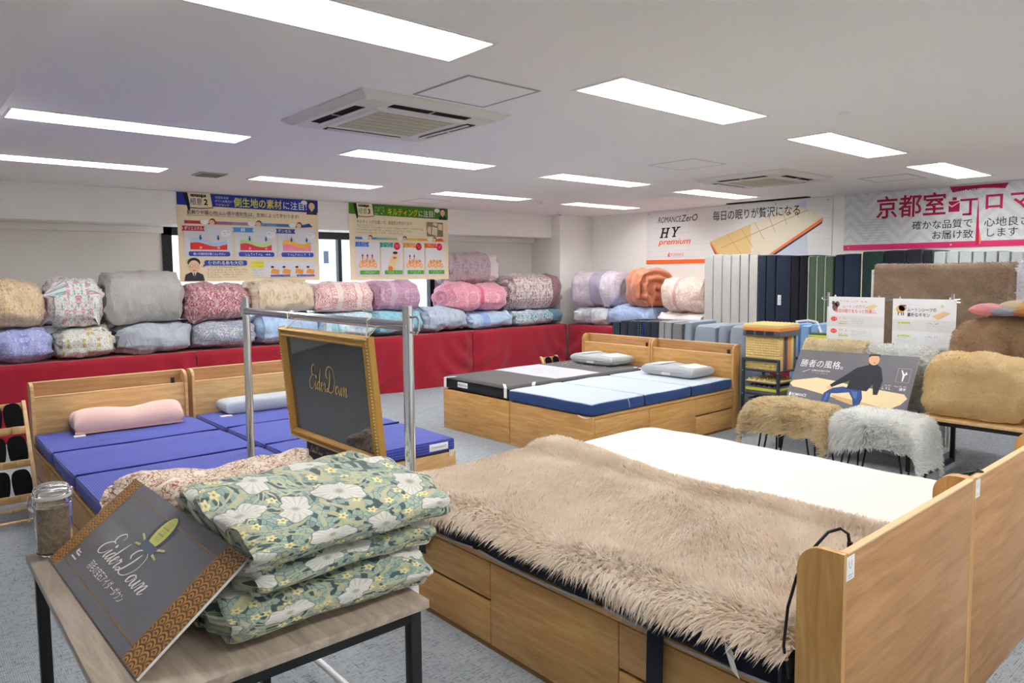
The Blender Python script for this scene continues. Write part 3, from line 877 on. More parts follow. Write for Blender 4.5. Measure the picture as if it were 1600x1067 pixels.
lay = np.stack([.35 - edge * 1.1, .30 - edge * .4, np.zeros(len(P))], 1) * .8
ln = .027 + .010 * edge
M_wool = wool('beige_wool', '#e0d0bd', '#eadccb', '#f5ece1', 5)
me = fur_mesh('sheepskin_rug', gv.reshape(-1, 3), grid_faces(*gv.shape[:2]), P, Nn, ln, .0052, droop=.2, flow=.45, jit=.4, clump=.026, cl=.6, seed=5, lay=lay, hang=hang)
o = link('sheepskin_rug', me, M_wool); tag(o, 'large beige long-wool sheepskin spread over the navy mattress', 'sheepskin')
# heater cord over the headboard
M_cord = flat('#16161a', .4, .4)
hx = FGX + .045
cd = thing('power_cord', 'black cord looped over the headboard end of the sheepskin bed', 'cord', (0, 0, 0))
B().tube([(hx + .02, FGY + .13, .40), (hx - .052, FGY + .134, .43), (hx - .064, FGY + .142, .52), (hx - .05, FGY + .14, .62), (hx - .02, FGY + .132, .70), (hx + .012, FGY + .10, .78), (hx + .028, FGY + .075, .82), (hx + .045, FGY + .05, .832), (hx + .055, FGY + .035, .82), (hx + .055, FGY + .03, .79), (hx + .055, FGY + .03, .71)], .0042, 8).obj('cable', M_cord, cd)
B().cyl((hx + .055, FGY + .03, .76), (hx + .055, FGY + .03, .80), .007).obj('plug_sleeve', M_cord, cd)
B().tube([(hx - .064, FGY + .150, .47), (hx - .068, FGY + .152, .36), (hx - .07, FGY + .150, .2), (hx - .065, FGY + .15, .006)], .0042, 8).obj('hanging_cable', M_cord, cd)
hx2 = FGX + BW + .06
cd = thing('power_cord', 'thin dark cord lying over the joint of the two headboards', 'cord', (0, 0, 0))
B().tube([(hx2 - .02, FGY + .10, .735), (hx2 - .005, FGY + .06, .79), (hx2 + .01, FGY + .02, .806), (hx2 + .03, FGY + .002, .805), (hx2 + .05, FGY + .02, .805), (hx2 + .06, FGY + .05, .78), (hx2 + .06, FGY + .06, .71)], .0035, 8).obj('cable', M_cord, cd)

# ------------------------------------------------------------------ duvets
def duvet(b, w, d, h, seed, off=(0, 0, 0), nu=44, nv=60, e=2.6, roll=1.0, tilt=0.0, wr=1.0, taper=0.0, uv=None, voff=0.0, pm=None, er=.13):
    """rolled or folded duvet: superellipse section swept along X, roll spiral on both ends"""
    bm = b.bm
    lay = bm.loops.layers.uv.verify()
    prof = []
    rr_ = min(er, h * .45)
    for k in range(9): prof.append((-w / 2 + .018 * (k / 8) ** 2 * 0, k / 9 * .70, -1))
    for k in range(6):
        a = PI / 2 * k / 5; prof.append((-w / 2 + rr_ * (1 - math.sin(a)) * 0 + rr_ * (1 - math.cos(a)), .70 + .30 * math.sin(a), -1 if k < 3 else 0))
    m = nu
    L = w - 2 * rr_
    for k in range(1, m): prof.append((-w / 2 + rr_ + L * k / m, 1.0, 0))
    half = prof[:15]
    prof += [(-x, r, -s) for x, r, s in half[::-1]]
    arc = (d + h) * 1.55
    rings = []
    sv = Vector((seed * 1.37, seed * .71, seed * 2.3))
    for (x, r, cap) in prof:
        ring = []
        de = w / 2 - abs(x)
        for k in range(nv):
            th = 2 * PI * k / nv
            c, s = math.cos(th), math.sin(th)
            rl = max(r, .02)
            y = d / 2 * math.copysign(abs(c) ** (2 / e), c) * rl
            z = h / 2 * math.copysign(abs(s) ** (2 / e), s) * rl
            tz = 1 - taper * (x / w + .5)
            p = Vector((x, y * (1 - .25 * taper * (x / w + .5)), z * tz - h / 2 * (1 - tz)))
            q = p * 3.2 + sv
            rad = Vector((0, c, s))
            lump = .036 * noise.noise(q) + .020 * noise.noise(q * 2.6) + .008 * noise.noise(q * 6)
            if r >= .69:
                pl = math.exp(-de / .10)
                lump += .016 * wr * pl * math.sin(th * 9 + 5 * noise.noise(q * .7)) - .012 * pl
                lump += .007 * wr * noise.noise(Vector((x * 4, th * 5, seed))) * 1.4
                lump += .010 * abs(math.sin(PI * (x / .24 + seed))) - .004
                p += rad * lump * min(1, h / .25)
            if cap and roll:
                sp = .5 + .5 * math.cos(2 * PI * (r * 2.3 - th / (2 * PI)))
                dz = (1 - sp ** .6) * .05 * roll * (1 if r > .05 else 0)
                p.x -= cap * dz
                p.x += (.022 * noise.noise(q * 2))
                p.y += .03 * r * noise.noise(q * 1.1 + Vector((5, 0, 0)))
            if p.z < -h / 2: p.z = -h / 2
            p.z += tilt * x
            if pm: p = pm(p)
            ring.append((bm.verts.new(p + Vector(off)), x + math.copysign((1 - r) * h * .6, x), th))
        rings.append(ring)
    for A, C in zip(rings, rings[1:]):
        for k in range(nv):
            j = (k + 1) % nv
            f = bm.faces.new((A[k][0], C[k][0], C[j][0], A[j][0]))
            t0, t1 = k / nv * arc + voff, (k + 1) / nv * arc + voff
            for lp, (uu, vv) in zip(f.loops, ((A[k][1], t0), (C[k][1], t0), (C[j][1], t1), (A[j][1], t1))): lp[lay].uv = (uu, vv)
    bm.faces.new([v[0] for v in rings[0]]); bm.faces.new([v[0] for v in rings[-1]][::-1])
    return b

def print_fabric(name, kind, base, c1, c2=None, c3=None, sc=1.0, bands=(), seed=0, rough=.6):
    n = N(name, rough, .3, sheen=.25)
    c2 = c2 or c1; c3 = c3 or base
    uv = n.co('UV', (sc, sc, sc), (seed * .37, seed * .61, 0))
    x, y = n.sep(uv)[0], n.sep(uv)[1]
    mx = n.M('PINGPONG', n.M('MULTIPLY', x, 7.0), 1.0); my = n.M('PINGPONG', n.M('MULTIPLY', y, 5.0), 1.0)
    mv = n.xyz(mx, my, float(seed))
    col = S(base)
    if kind == 'plain':
        wv = n.noise(uv, 9, 3, .5, 2.2)
        k = n.step(n.M('SINE', n.M('MULTIPLY', wv, 60.0)), -.5, .8)
        col = n.mix(n.M('MULTIPLY', k, .55), S(base), S(c1))
    elif kind == 'damask':
        a = n.noise(mv, 2.2, 4, .6, 1.2)
        col = n.mix(n.step(a, .50, .55), S(base), S(c1))
        col = n.mix(n.M('MULTIPLY', n.step(n.noise(uv, 70, 2), .5, .62), .5), col, S(c2))
        col = n.mix(n.step(n.M('ABSOLUTE', n.M('SUBTRACT', n.noise(mv, 4, 3, .5, 2), .5)), .03, .0), col, S(c3))
    elif kind == 'paisley':
        d = n.voro(n.V('ADD', mv, n.V('MULTIPLY', n.noise(mv, 2.5, 2, out='Color'), (.55, .55, .55))), 2.2, dim='3D')
        rg = n.M('SINE', n.M('MULTIPLY', d, 26.0))
        col = n.mix(n.step(rg, -.2, .5), S(base), S(c1))
        col = n.mix(n.step(n.noise(mv, 3.5, 3, .6, 1.5), .54, .6), col, S(c2))
        col = n.mix(n.M('MULTIPLY', n.step(n.noise(uv, 60, 2), .52, .62), .6), col, S(c3))
    elif kind == 'floral':
        for (s_, r_, c_) in ((3.0, .42, c1), (6.5, .33, c2), (13.0, .30, c3)):
            d = n.voro(mv, s_, dim='3D'); cc = n.voro(mv, s_, out='Color', dim='3D')
            pet = n.M('ADD', d, n.M('MULTIPLY', n.noise(mv, s_ * 3, 2), .25))
            k = n.M('MULTIPLY', n.step(pet, r_ + .16, r_ + .08), n.step(n.sep(cc)[0], .3, .34))
            col = n.mix(k, col, S(c_))
            col = n.mix(n.step(n.M('ABSOLUTE', n.M('SUBTRACT', pet, r_ - .02)), .035, .01), col, S(base))
        col = n.mix(n.M('MULTIPLY', n.step(n.noise(mv, 14, 2), .56, .62), .7), col, S(c1))
    elif kind == 'lace':
        d = n.voro(uv, 26, 'DISTANCE_TO_EDGE', dim='2D')
        a = n.noise(mv, 3, 4, .6, 1)
        k = n.M('MULTIPLY', n.step(d, .02, .12), n.step(a, .42, .55))
        col = n.mix(k, S(base), S(c1))
        col = n.mix(n.step(n.noise(uv, 45, 3), .60, .66), col, S(c2))
    ux = n.sep(n.co('UV'))[0]
    for (p, wd, c_) in bands:
        k = n.step(n.M('ABSOLUTE', n.M('SUBTRACT', ux, p)), wd + .006, wd)
        col = n.mix(n.M('MULTIPLY', k, .85), col, S(c_))
    f = n.noise(n.co('UV', (1, .35, 1)), 26, 4, .6, .8)
    big = n.noise(n.co('UV', (1, .5, 1)), 7, 3, .55, 1.5)
    n.base(col).bump(n.M('ADD', f, n.M('MULTIPLY', big, 2.2)), .42, .016)
    return n.m

GROUND = .70
def place_duvet(label, px, py, Y, mat, d=.62, rotz=0.0, grp='', X=None, **kw):
    """px=(left,right) py=(top,bottom) in the photograph, on the front plane y=Y (or x=X)"""
    xm, ym = (px[0] + px[1]) / 2, (py[0] + py[1]) / 2
    if X is None:
        a, c = at_y(px[0], ym, Y), at_y(px[1], ym, Y); tp, bt = at_y(xm, py[0], Y), at_y(xm, py[1], Y); w = c.x - a.x
        cx, cy = (a.x + c.x) / 2, Y + d / 2
    else:
        a, c = at_x(px[0], ym, X), at_x(px[1], ym, X); tp, bt = at_x(xm, py[0], X), at_x(xm, py[1], X); w = a.y - c.y
        cx, cy = X + d / 2, (a.y + c.y) / 2
    return w, cx, cy, bt.z, tp.z - bt.z
_dc = [0]
def add_duvet(label, px, py, mat, Y=7.86, X=None, base=None, d=.62, rotz=0.0, grp='rolled duvets along the window wall', grow=.975, z=None, h=None, dx=0, dy=0, **kw):
    _dc[0] += 1
    w, cx, cy, zb, hh = place_duvet(label, px, py, Y, mat, d, X=X)
    if z is not None: hh = hh + (zb - z); zb = z
    if h: hh = h
    w *= grow
    b = duvet(B(), w, d, hh, _dc[0] + 2.0, **kw)
    o = b.obj('rolled_duvet', mat, ang=80)
    o.location = (cx + dx, cy + dy, zb + hh / 2); o.rotation_euler = (0, 0, (0 if X is None else -PI / 2) + rotz)
    tag(o, label, 'duvet', grp)
    return o
F_ = print_fabric
YF = 7.82
# lower row on the red cloth
low = [
 ('lavender blue duvet with white flowers at the end of the lower row', (-12, 87), 513, F_('lavender_floral', 'floral', '#aab2e2', '#8b97d6', '#d9ddf4', '#7683c8', .9)),
 ('white duvet dotted with mustard and blue flowers on the red cloth', (86, 187), 513, F_('mustard_floral', 'floral', '#dde2dc', '#c7a850', '#7d93ac', '#5d7a92', 1.1, seed=3)),
 ('plain silver blue duvet on the red cloth under the silver grey one', (186, 306), 505, F_('silver_blue', 'plain', '#b3bac5', '#a3abb8')),
 ('blue grey paisley duvet on the red cloth under the burgundy one', (305, 408), 500, F_('bluegrey_paisley', 'paisley', '#b4bcc8', '#8b94ae', '#d8d3c4', '#6d7896', 1.0, seed=2)),
 ('light blue duvet on the red cloth behind the gilt frame', (407, 505), 489, F_('light_blue', 'damask', '#a9c7e6', '#8fb6de', '#c5daf0', '#9dc0e4', 1.0)),
 ('pale aqua duvet with white bands on the red cloth behind the chrome rail', (504, 592), 486, F_('pale_aqua', 'lace', '#d9e6ea', '#9cc9d8', '#86b9cc', bands=((-.2, .05, '#8fc4d4'),))),
 ('teal aqua duvet on the red cloth by the chrome post', (590, 666), 484, F_('teal_aqua', 'damask', '#8fc2d2', '#6fb0c6', '#a9d2dc', '#5c9fb8')),
 ('grey blue duvet with lace bands on the red cloth', (668, 737), 481, F_('grey_blue_lace', 'lace', '#b3c3d4', '#9fb2c8', '#ccd8e2')),
 ('sky blue duvet with one deeper blue band on the red cloth', (736, 806), 487, F_('sky_blue', 'lace', '#b9d0e8', '#9ebde2', '#d2e0f0', bands=((-.12, .06, '#86a6de'),))),
 ('white and dark teal speckled duvet on the red cloth', (804, 886), 484, F_('teal_speckle', 'lace', '#d2dee4', '#5f8ea2', '#3f7890', bands=((.36, .11, '#2f6f88'),)))]
for lab, px, t, mt in low:
    add_duvet(lab, px, (t, 560), mt, Y=YF, z=GROUND + .004, wr=1.2)
TOPS = [
 ('beige gold duvet with pale flowers on the lavender blue one', (-20, 76), (437, 515), F_('beige_gold', 'floral', '#d9c19e', '#e8d9c4', '#c19a64', '#cdaa74', .9, seed=1), {}),
 ('white duvet with pink and teal flower medallions', (74, 167), (434, 513), F_('medallion', 'floral', '#e0e8e6', '#cf8694', '#57acae', '#d9a0a8', .8, seed=5), {}),
 ('tall silver grey duvet rolled on the silver blue one', (166, 293), (424, 507), F_('silver_grey', 'plain', '#b7b4b2', '#aaa7a6'), {}),
 ('burgundy pink paisley duvet beside the tall silver grey one', (291, 398), (444, 501), F_('burgundy_paisley', 'paisley', '#c9a0a8', '#97465e', '#dccabc', '#8a3850', 1.0, seed=4), {}),
 ('beige damask duvet under the blue poster', (396, 499), (437, 489), F_('beige_damask', 'damask', '#d8c9b0', '#bca480', '#c9b492', '#e2d6c4', .8), {}),
 ('cream and red printed duvet between the two posters', (497, 588), (441, 490), F_('cream_red', 'paisley', '#f0dfd8', '#d28c98', '#f2e6dc', '#c0566c', .9, bands=((-.1, .035, '#f1e2da'), (.16, .03, '#f1e2da'))), {}),
 ('mauve pink duvet under the green poster', (590, 663), (438, 487), F_('mauve_pink', 'paisley', '#c8a3ba', '#b0809e', '#d3b4c6', '#a87696', .8, bands=((-.12, .03, '#d0b2c8'),)), {}),
 ('pink duvet with a deep pink band under the grey lavender one', (706, 800), (443, 486), F_('pink_band', 'paisley', '#e6aab8', '#dc8aa0', '#eec2c8', '#d4708e', .8, bands=((.0, .03, '#d8557f'),)), {}),
 ('white and mauve speckled duvet with a plum band at one end', (802, 884), (428, 483), F_('mauve_speckle', 'lace', '#dcd4d2', '#8d6d76', '#6d4a55', bands=((.36, .10, '#85505f'),)), {})]
for lab, px, py, mt, kw in TOPS:
    add_duvet(lab, px, py, mt, Y=YF + .02, d=.58, grp='rolled duvets along the window wall', **kw)
add_duvet('tall grey lavender duvet with a white end, topmost by the green poster', (697, 786), (394, 444), F_('grey_lavender', 'damask', '#baaab2', '#9c8a96', '#d6cad0', '#8a7884', .9, bands=((.36, .07, '#e6dfe0'),)), Y=8.195, d=.43)
# corner and banner wall
XF = 7.98
add_duvet('grey and white duvet with a wide grey band below the lavender white one', (881, 940), (480, 520), F_('grey_white_lace', 'lace', '#cfd2da', '#b9bec8', '#e0e2e8', bands=((-.05, .08, '#a8afba'),)), X=XF, z=GROUND + .004, d=.62, rotz=math.radians(14), grow=.86, dx=-.04, dy=-.1, roll=.4)
add_duvet('lavender white duvet with a grey lavender band in the corner', (877, 950), (424, 481), F_('lavender_white', 'lace', '#d2cad4', '#bdb3c2', '#e2dce4', bands=((.05, .09, '#9c93aa'),)), X=XF, d=.6, rotz=math.radians(14), grow=.86, dx=-.02, dy=-.1, roll=.4)
add_duvet('cornflower blue duvet under the orange one', (943, 1019), (478, 520), F_('cornflower', 'damask', '#a6bde2', '#94aedb', '#bccdea', '#88a4d6'), X=XF, z=GROUND + .004, d=.62, grow=.96)
add_duvet('glossy orange copper duvet rolled with its open end showing', (967, 1022), (424, 481), F_('orange_copper', 'plain', '#c47757', '#d49274', rough=.38), X=XF, d=.6, rotz=math.radians(-24), grow=.95, roll=1.8, tilt=-.05, taper=-.10)
add_duvet('flat white duvet under the cream one beside the pale grey mattresses', (1021, 1099), (489, 520), F_('plain_white', 'plain', '#e9e4e2', '#dcd6d4'), X=XF, z=GROUND + .004, d=.62, grow=.96)
add_duvet('cream duvet with a thin pink band beside the pale grey mattresses', (1027, 1099), (432, 491), F_('cream_pink', 'paisley', '#ecdccf', '#dfc0b4', '#f2e6da', '#d9b4a8', .6, bands=((-.08, .018, '#d79aa2'),)), X=XF, d=.6, grow=.97, taper=.08)

# ------------------------------------------------------------------ tables under red cloth
def _red():
    n = N('crimson_cloth', .85, .2, sheen=.2)
    f = n.noise(n.co('Object'), 350, 2)
    return n.base(n.mix(f, S('#8a1526'), S('#a01c30'))).bump(f, .15, .001).m
M_red = _red()
def cloth_table(label, loc, rotz, L, D=.80, H=.70, seed=0):
    t = thing('display_table', label, 'table', loc, rotz, 'display tables under red cloth')
    B().box((.01, .01, H - .035), (L - .01, D - .01, H - .004), .004).obj('table_top', flat('#c9c2b4'), t)
    for x in (.06, L - .06):
        for y in (.08, D - .08): B().cyl((x, y, 0), (x, y, H - .035), .018, n=10).obj('leg', M_whitepole, t)
    def front(u, v):
        x = .004 + (L - .008) * u; z = H * (1 - v) + .004 * (1 - v)
        ph = noise.noise(Vector((x * 1.6 + seed, 0, v * .7))) * 2.4
        amp = .004 + .05 * v ** .7
        y = -.006 - amp * (1 + math.sin(x * 6.5 + ph * 1.6 + seed)) * .5 - .012 * v
        sw = math.sin(PI * u) ** .7          # swag folds hung from the two upper corners
        r1 = math.hypot(x, (H - z) * 1.0); r2 = math.hypot(L - x, (H - z) * 1.0)
        fall = math.exp(-((x) / .5) ** 2) * math.sin(r1 * 26) + math.exp(-((L - x) / .5) ** 2) * math.sin(r2 * 26)
        y += .028 * fall * v ** .6 - .022
        ed = min(1, min(x, L - x) / .14); y = -.012 + (y + .012) * ed
        if v < .02: y = -.004
        return (x, y, max(z, .004))
    b = B(); b.grid(front, 90, 26)
    b.grid(lambda u, v: (.004 + (L - .008) * u, -.004 + (D - .01) * v, H + .0035 + .001 * math.sin(u * 40)), 30, 6)
    b.obj('red_cloth', M_red, t, ang=80)
    return t
xs = [-1.24, .59, 2.42, 4.25, 6.08]
tl = ['beyond the slipper rack', 'behind the light oak bed with the pink pillow', 'behind the slim grey pillow bed', 'behind the chrome rail', 'behind the black topped bed']
for k in range(1, 5): cloth_table('long table under crimson cloth ' + tl[k], (xs[k], 7.80, 0), 0, 1.83 if k < 4 else 1.86, seed=k * 3.3)
for k, (y, lab) in enumerate(((7.77, 'by the corner column'), (5.95, 'below the pale grey mattresses'), (4.12, 'below the green mattresses'), (2.29, 'below the light grey mattresses'))):
    cloth_table('long table under crimson cloth ' + lab, (7.95, y, 0), -PI / 2, 1.81, D=.79, seed=20 + k * 2.1)
# ------------------------------------------------------------------ front display table
TZ = .70
TX0, TX1, TY0, TY1 = .265, .968, 1.425, 2.445
def frame_table(label, name, lo, hi, z, top_mat, sled=False, frame=M_blackmetal, th=.022, leg=.03):
    t = thing(name, label, 'table', (lo[0], lo[1], 0))
    L, D = hi[0] - lo[0], hi[1] - lo[1]
    B().box((0, 0, z - th), (L, D, z), .002).obj('table_top', top_mat, t)
    ins = .015
    for x in (ins, L - ins - leg):
        for y in (ins, D - ins - leg): B().box((x, y, 0), (x + leg, y + leg, z - th), .002).obj('leg', frame, t)
    for y in (ins, D - ins - leg): B().box((ins + leg, y, z - th - leg), (L - ins - leg, y + leg, z - th), .002).obj('apron_rail', frame, t)
    for x in (ins, L - ins - leg): B().box((x, ins + leg, z - th - leg), (x + leg, D - ins - leg, z - th), .002).obj('apron_rail', frame, t)
    if sled:
        for y in (ins, D - ins - leg): B().box((ins + leg, y, 0), (L - ins - leg, y + leg, leg), .002).obj('floor_rail', frame, t)
    return t
frame_table('small table with glossy grey wood top and black steel legs holding the floral duvets', 'display_table', (TX0, TY0), (TX1, TY1), TZ, M_greyoak)

def _morris():
    n = N('green_leaf_and_white_flower_print', .75, .2, sheen=.15)
    uv = n.co('UV')
    w = n.V('ADD', uv, n.V('MULTIPLY', n.noise(uv, 7, 2, out='Color'), (.07, .07, 0)))
    stretch = n.V('MULTIPLY', w, (1.0, .62, 1.0))
    e = n.voro(stretch, 78, 'DISTANCE_TO_EDGE'); cc = n.sep(n.voro(stretch, 78, out='Color'))[0]
    leaf = n.mix(cc, S('#859c94'), S('#b2c0b0'))
    col = n.mix(n.step(e, .015, .06), S('#4a5e60'), leaf)
    col = n.mix(n.step(cc, .76, .78), col, S('#4a5d60'))
    fld = n.noise(uv, 5.5, 2, .45, 1.6)
    st = n.M('ABSOLUTE', n.M('SUBTRACT', n.M('FRACT', n.M('MULTIPLY', fld, 8.0)), .5))
    sh = n.noise(n.V('MULTIPLY', uv, (60, 18, 1)), 1, 2)
    stem = n.mix(sh, S('#c8c4a0'), S('#a8ab8a'))
    col = n.mix(n.step(st, .17, .13), col, stem)
    d2 = n.voro(uv, 21); c2 = n.sep(n.voro(uv, 21, out='Color'))
    on = n.step(c2[1], .50, .52)
    p2 = n.V('SUBTRACT', n.V('MULTIPLY', uv, (21, 21, 0)), n.V('MULTIPLY', n.voro(uv, 21, out='Position'), (21, 21, 0)))
    an = n.M('ARCTAN2', n.sep(p2)[1], n.sep(p2)[0])
    pet = n.M('ADD', .21, n.M('MULTIPLY', n.M('SINE', n.M('MULTIPLY', an, 5.0)), .06))
    k2 = n.M('MULTIPLY', n.step(n.M('SUBTRACT', d2, pet), .03, -.01), on)
    col = n.mix(k2, col, S('#e4dca8'))
    col = n.mix(n.M('MULTIPLY', n.step(d2, .09, .05), on), col, S('#a8924a'))
    S1 = 6.8
    d1 = n.voro(uv, S1, rand=.55); ps = n.voro(uv, S1, out='Position', rand=.55)
    p1 = n.V('SUBTRACT', uv, ps); a1 = n.M('ARCTAN2', n.sep(p1)[1], n.sep(p1)[0])
    cr = n.sep(n.voro(uv, S1, out='Color', rand=.55))[0]
    edge = n.M('ADD', .285, n.M('ADD', n.M('MULTIPLY', n.M('SINE', n.M('ADD', n.M('MULTIPLY', a1, 2.0), n.M('MULTIPLY', cr, 9.0))), .10), n.M('MULTIPLY', n.M('SINE', n.M('ADD', n.M('MULTIPLY', a1, 7.0), n.M('MULTIPLY', cr, 30.0))), .03)))
    k1 = n.step(n.M('SUBTRACT', d1, edge), .015, -.01)
    vein = n.step(n.M('SINE', n.M('ADD', n.M('MULTIPLY', a1, 19.0), n.M('MULTIPLY', n.noise(uv, 25, 2), 6.0))), .2, .9)
    pw = n.mix(n.M('MULTIPLY', vein, .55), S('#dcdbd4'), S('#b4b4aa'))
    pw = n.mix(n.step(d1, .10, .02), pw, S('#a8a792'))
    col = n.mix(n.step(n.M('SUBTRACT', d1, edge), .03, .015), col, S('#6f7f7a'))
    col = n.mix(k1, col, pw)
    f = n.noise(n.co('UV', (1, .5, 1)), 16, 4, .6, .6)
    return n.base(col).bump(f, .4, .02).m
M_morris = _morris()
def fold_stack():
    b = B()
    def droop(p):
        q = p.copy(); k = max(0, p.x - .16) / .17; q.z -= .035 * k * k
        k2 = max(0, -p.x - .22) / .13; q.z -= .03 * k2 * k2
        return q
    for (w, d, h, ox, oy, oz, sd_, tl_) in ((.54, .56, .112, -.045, .0, .054, 3.1, .0), (.50, .54, .10, .0, .01, .134, 5.7, .03), (.56, .57, .112, .01, .0, .211, 8.3, .04)):
        duvet(b, w, d, h, sd_, off=(ox, oy, oz), e=2.3, roll=.35, tilt=tl_, wr=1.5, pm=droop, voff=sd_ * .37, nu=50, nv=72)
    lo = min(v.co.z for v in b.bm.verts)
    for v in b.bm.verts: v.co.z = max(v.co.z, .002)
    return b
o = fold_stack().obj('folded_duvet', M_morris, ang=80); o.location = (.80, 1.735, TZ)
tag(o, 'thick folded duvet printed with white flowers on sage green leaves', 'duvet')
# cream rust duvet behind
M_rust = print_fabric('cream_rust_leaves', 'lace', '#e4d4bf', '#e9dccb', '#a9714c', sc=.9)
def _rust():
    n = N('cream_rust_leaf_print', .75, .2, sheen=.15)
    uv = n.co('UV'); w = n.V('ADD', uv, n.V('MULTIPLY', n.noise(uv, 9, 2, out='Color'), (.06, .06, 0)))
    e = n.voro(w, 62, 'DISTANCE_TO_EDGE'); big = n.noise(uv, 10, 3, .6, 1)
    col = n.mix(n.step(e, .07, .02), S('#e2d4c2'), S('#a8623f'))
    fl = n.noise(w, 26, 3, .6, 1.2)
    col = n.mix(n.step(n.M('ABSOLUTE', n.M('SUBTRACT', fl, .5)), .03, .008), col, S('#8c5238'))
    col = n.mix(n.step(big, .54, .60), col, S('#eadfd2'))
    return n.base(col).bump(n.noise(uv, 14, 3), .35, .015).m
b = duvet(B(), .62, .27, .185, 14.2, e=2.3, roll=.5, taper=-.15)
o = b.obj('folded_duvet', _rust(), ang=80); o.location = (.765, 2.325, TZ + .094); o.rotation_euler = (0, 0, math.radians(-24))
tag(o, 'cream duvet printed with rust brown leaves behind the sign board', 'duvet')

# tilted sign board
Lc, Bc = Vector((.313, 2.354, TZ + .002)), Vector((.335, 1.516, TZ + .002))
upv = Vector((.233, 0, .182))
bw_, bh_ = (Bc - Lc).length, upv.length
Mb = frame_matrix(Lc + Vector((-.004, 0, .003)), Bc - Lc, upv)
sg = thing('sign_board', 'dark grey printed board leaning on the duvets, gold lotus pattern at its ends', 'sign', (0, 0, 0))
M_foam = flat('#e9e7e2', .6)
_inv = Mb.inverted()
for od in [q for q in COL.objects if q.name.startswith('folded_duvet')]:      # the board leans on the duvets: they give way behind it
    mw = Matrix.Translation(od.location) @ od.rotation_euler.to_matrix().to_4x4(); mi = mw.inverted()
    for v in od.data.vertices:
        p = _inv @ (mw @ v.co)
        if -.03 < p.x < bw_ + .03 and -.03 < p.y < bh_ + .012 and -.008 < p.z < .2:
            p.z = -.008; c = Mb @ p; c.z = max(c.z, TZ + .002); v.co = mi @ c
sb_ = B().box((0, 0, -.006), (bw_, bh_, 0), 0, M=Mb).obj('foam_board', M_foam, sg)
def _board():
    n = N('satin_grey_print', .22, .5)
    n.b.inputs['Coat Weight'].default_value = .6; n.b.inputs['Coat Roughness'].default_value = .15
    return n.base(S('#77767d')).m
M_sign = _board()
def _lotus():
    n = N('gold_lotus_print', .28, .45)
    s = n.sep(n.co('UV'))
    u, v = n.M('MULTIPLY', s[0], 30.0), n.M('MULTIPLY', s[1], 42.0)
    row = n.M('FLOOR', v); uu = n.M('ADD', u, n.M('MULTIPLY', n.M('MODULO', row, 2.0), .5))
    fx_, fy_ = n.M('SUBTRACT', n.M('FRACT', uu), .5), n.M('FRACT', v)
    r = n.M('SQRT', n.M('ADD', n.M('MULTIPLY', fx_, fx_), n.M('MULTIPLY', n.M('MULTIPLY', fy_, fy_), .55)))
    ringl = n.step(n.M('ABSOLUTE', n.M('SUBTRACT', n.M('FRACT', n.M('MULTIPLY', r, 3.6)), .5)), .30, .20)
    ed = n.sep(n.co('UV'))[0]
    fade = n.step(ed, 0.0, .9)
    return n.base(n.mix(n.M('MULTIPLY', ringl, .9), S('#c58f4a'), S('#4a3a34'))).m
Pq = Print(sg, Mb)
Pq.shapes('print_ground', M_sign, rect(0, 0, bw_, bh_))
def lotus_strip(x0, x1):
    b = B(); lay = b.bm.loops.layers.uv.verify()
    vs = [b.bm.verts.new(Mb @ Vector((x, y, Pq.z))) for x, y in ((x0, .002), (x1, .002), (x1, bh_ - .002), (x0, bh_ - .002))]
    f = b.bm.faces.new(vs)
    for lp, (x, y) in zip(f.loops, ((x0, 0), (x1, 0), (x1, bh_), (x0, bh_))): lp[lay].uv = (x, y)
    return b.obj('lotus_pattern', M_lotus, sg, smooth=False, fixn=False)
M_lotus = _lotus()
lotus_strip(.002, .075); lotus_strip(bw_ - .105, bw_ - .002)
Pq.z += .0005
g = .0022
i0, i1, j0, j1 = .078, bw_ - .108, .030, bh_ - .038
Pq.shapes('gold_border', M_gold, rect(i0, j0, i1, j0 + g), rect(i0, j1, i1, j1 + g), rect(i0, j0, i0 + g * 1.6, j1), rect(i1, j0, i1 + g * 1.6, j1 + g))
def script_part(parent, M, mat, w, name='script_lettering'):
    return script_strokes(EIDER, M, w).obj(name, mat, parent, smooth=False, fixn=False)
cs = .40 / 13.2
script_part(sg, Mb @ Matrix.Translation((.20, .098, Pq.z)) @ Matrix.Diagonal((cs, cs * .86, 1, 1)), flat('#f4f2ee', .4), .26)
Pq.shapes('caption_lettering', '#efece8', texts=[dict(s='羽毛の宝石アイダーダウン', size=.026, at=(.235, .058), width=.30)])
Pq.shapes('maker_mark', '#e8e6e2', ell(.112, .066, .006, .007, 12), rect(.118, .058, .15, .063), rect(.118, .066, .142, .069), rect(.104, .046, .15, .05))
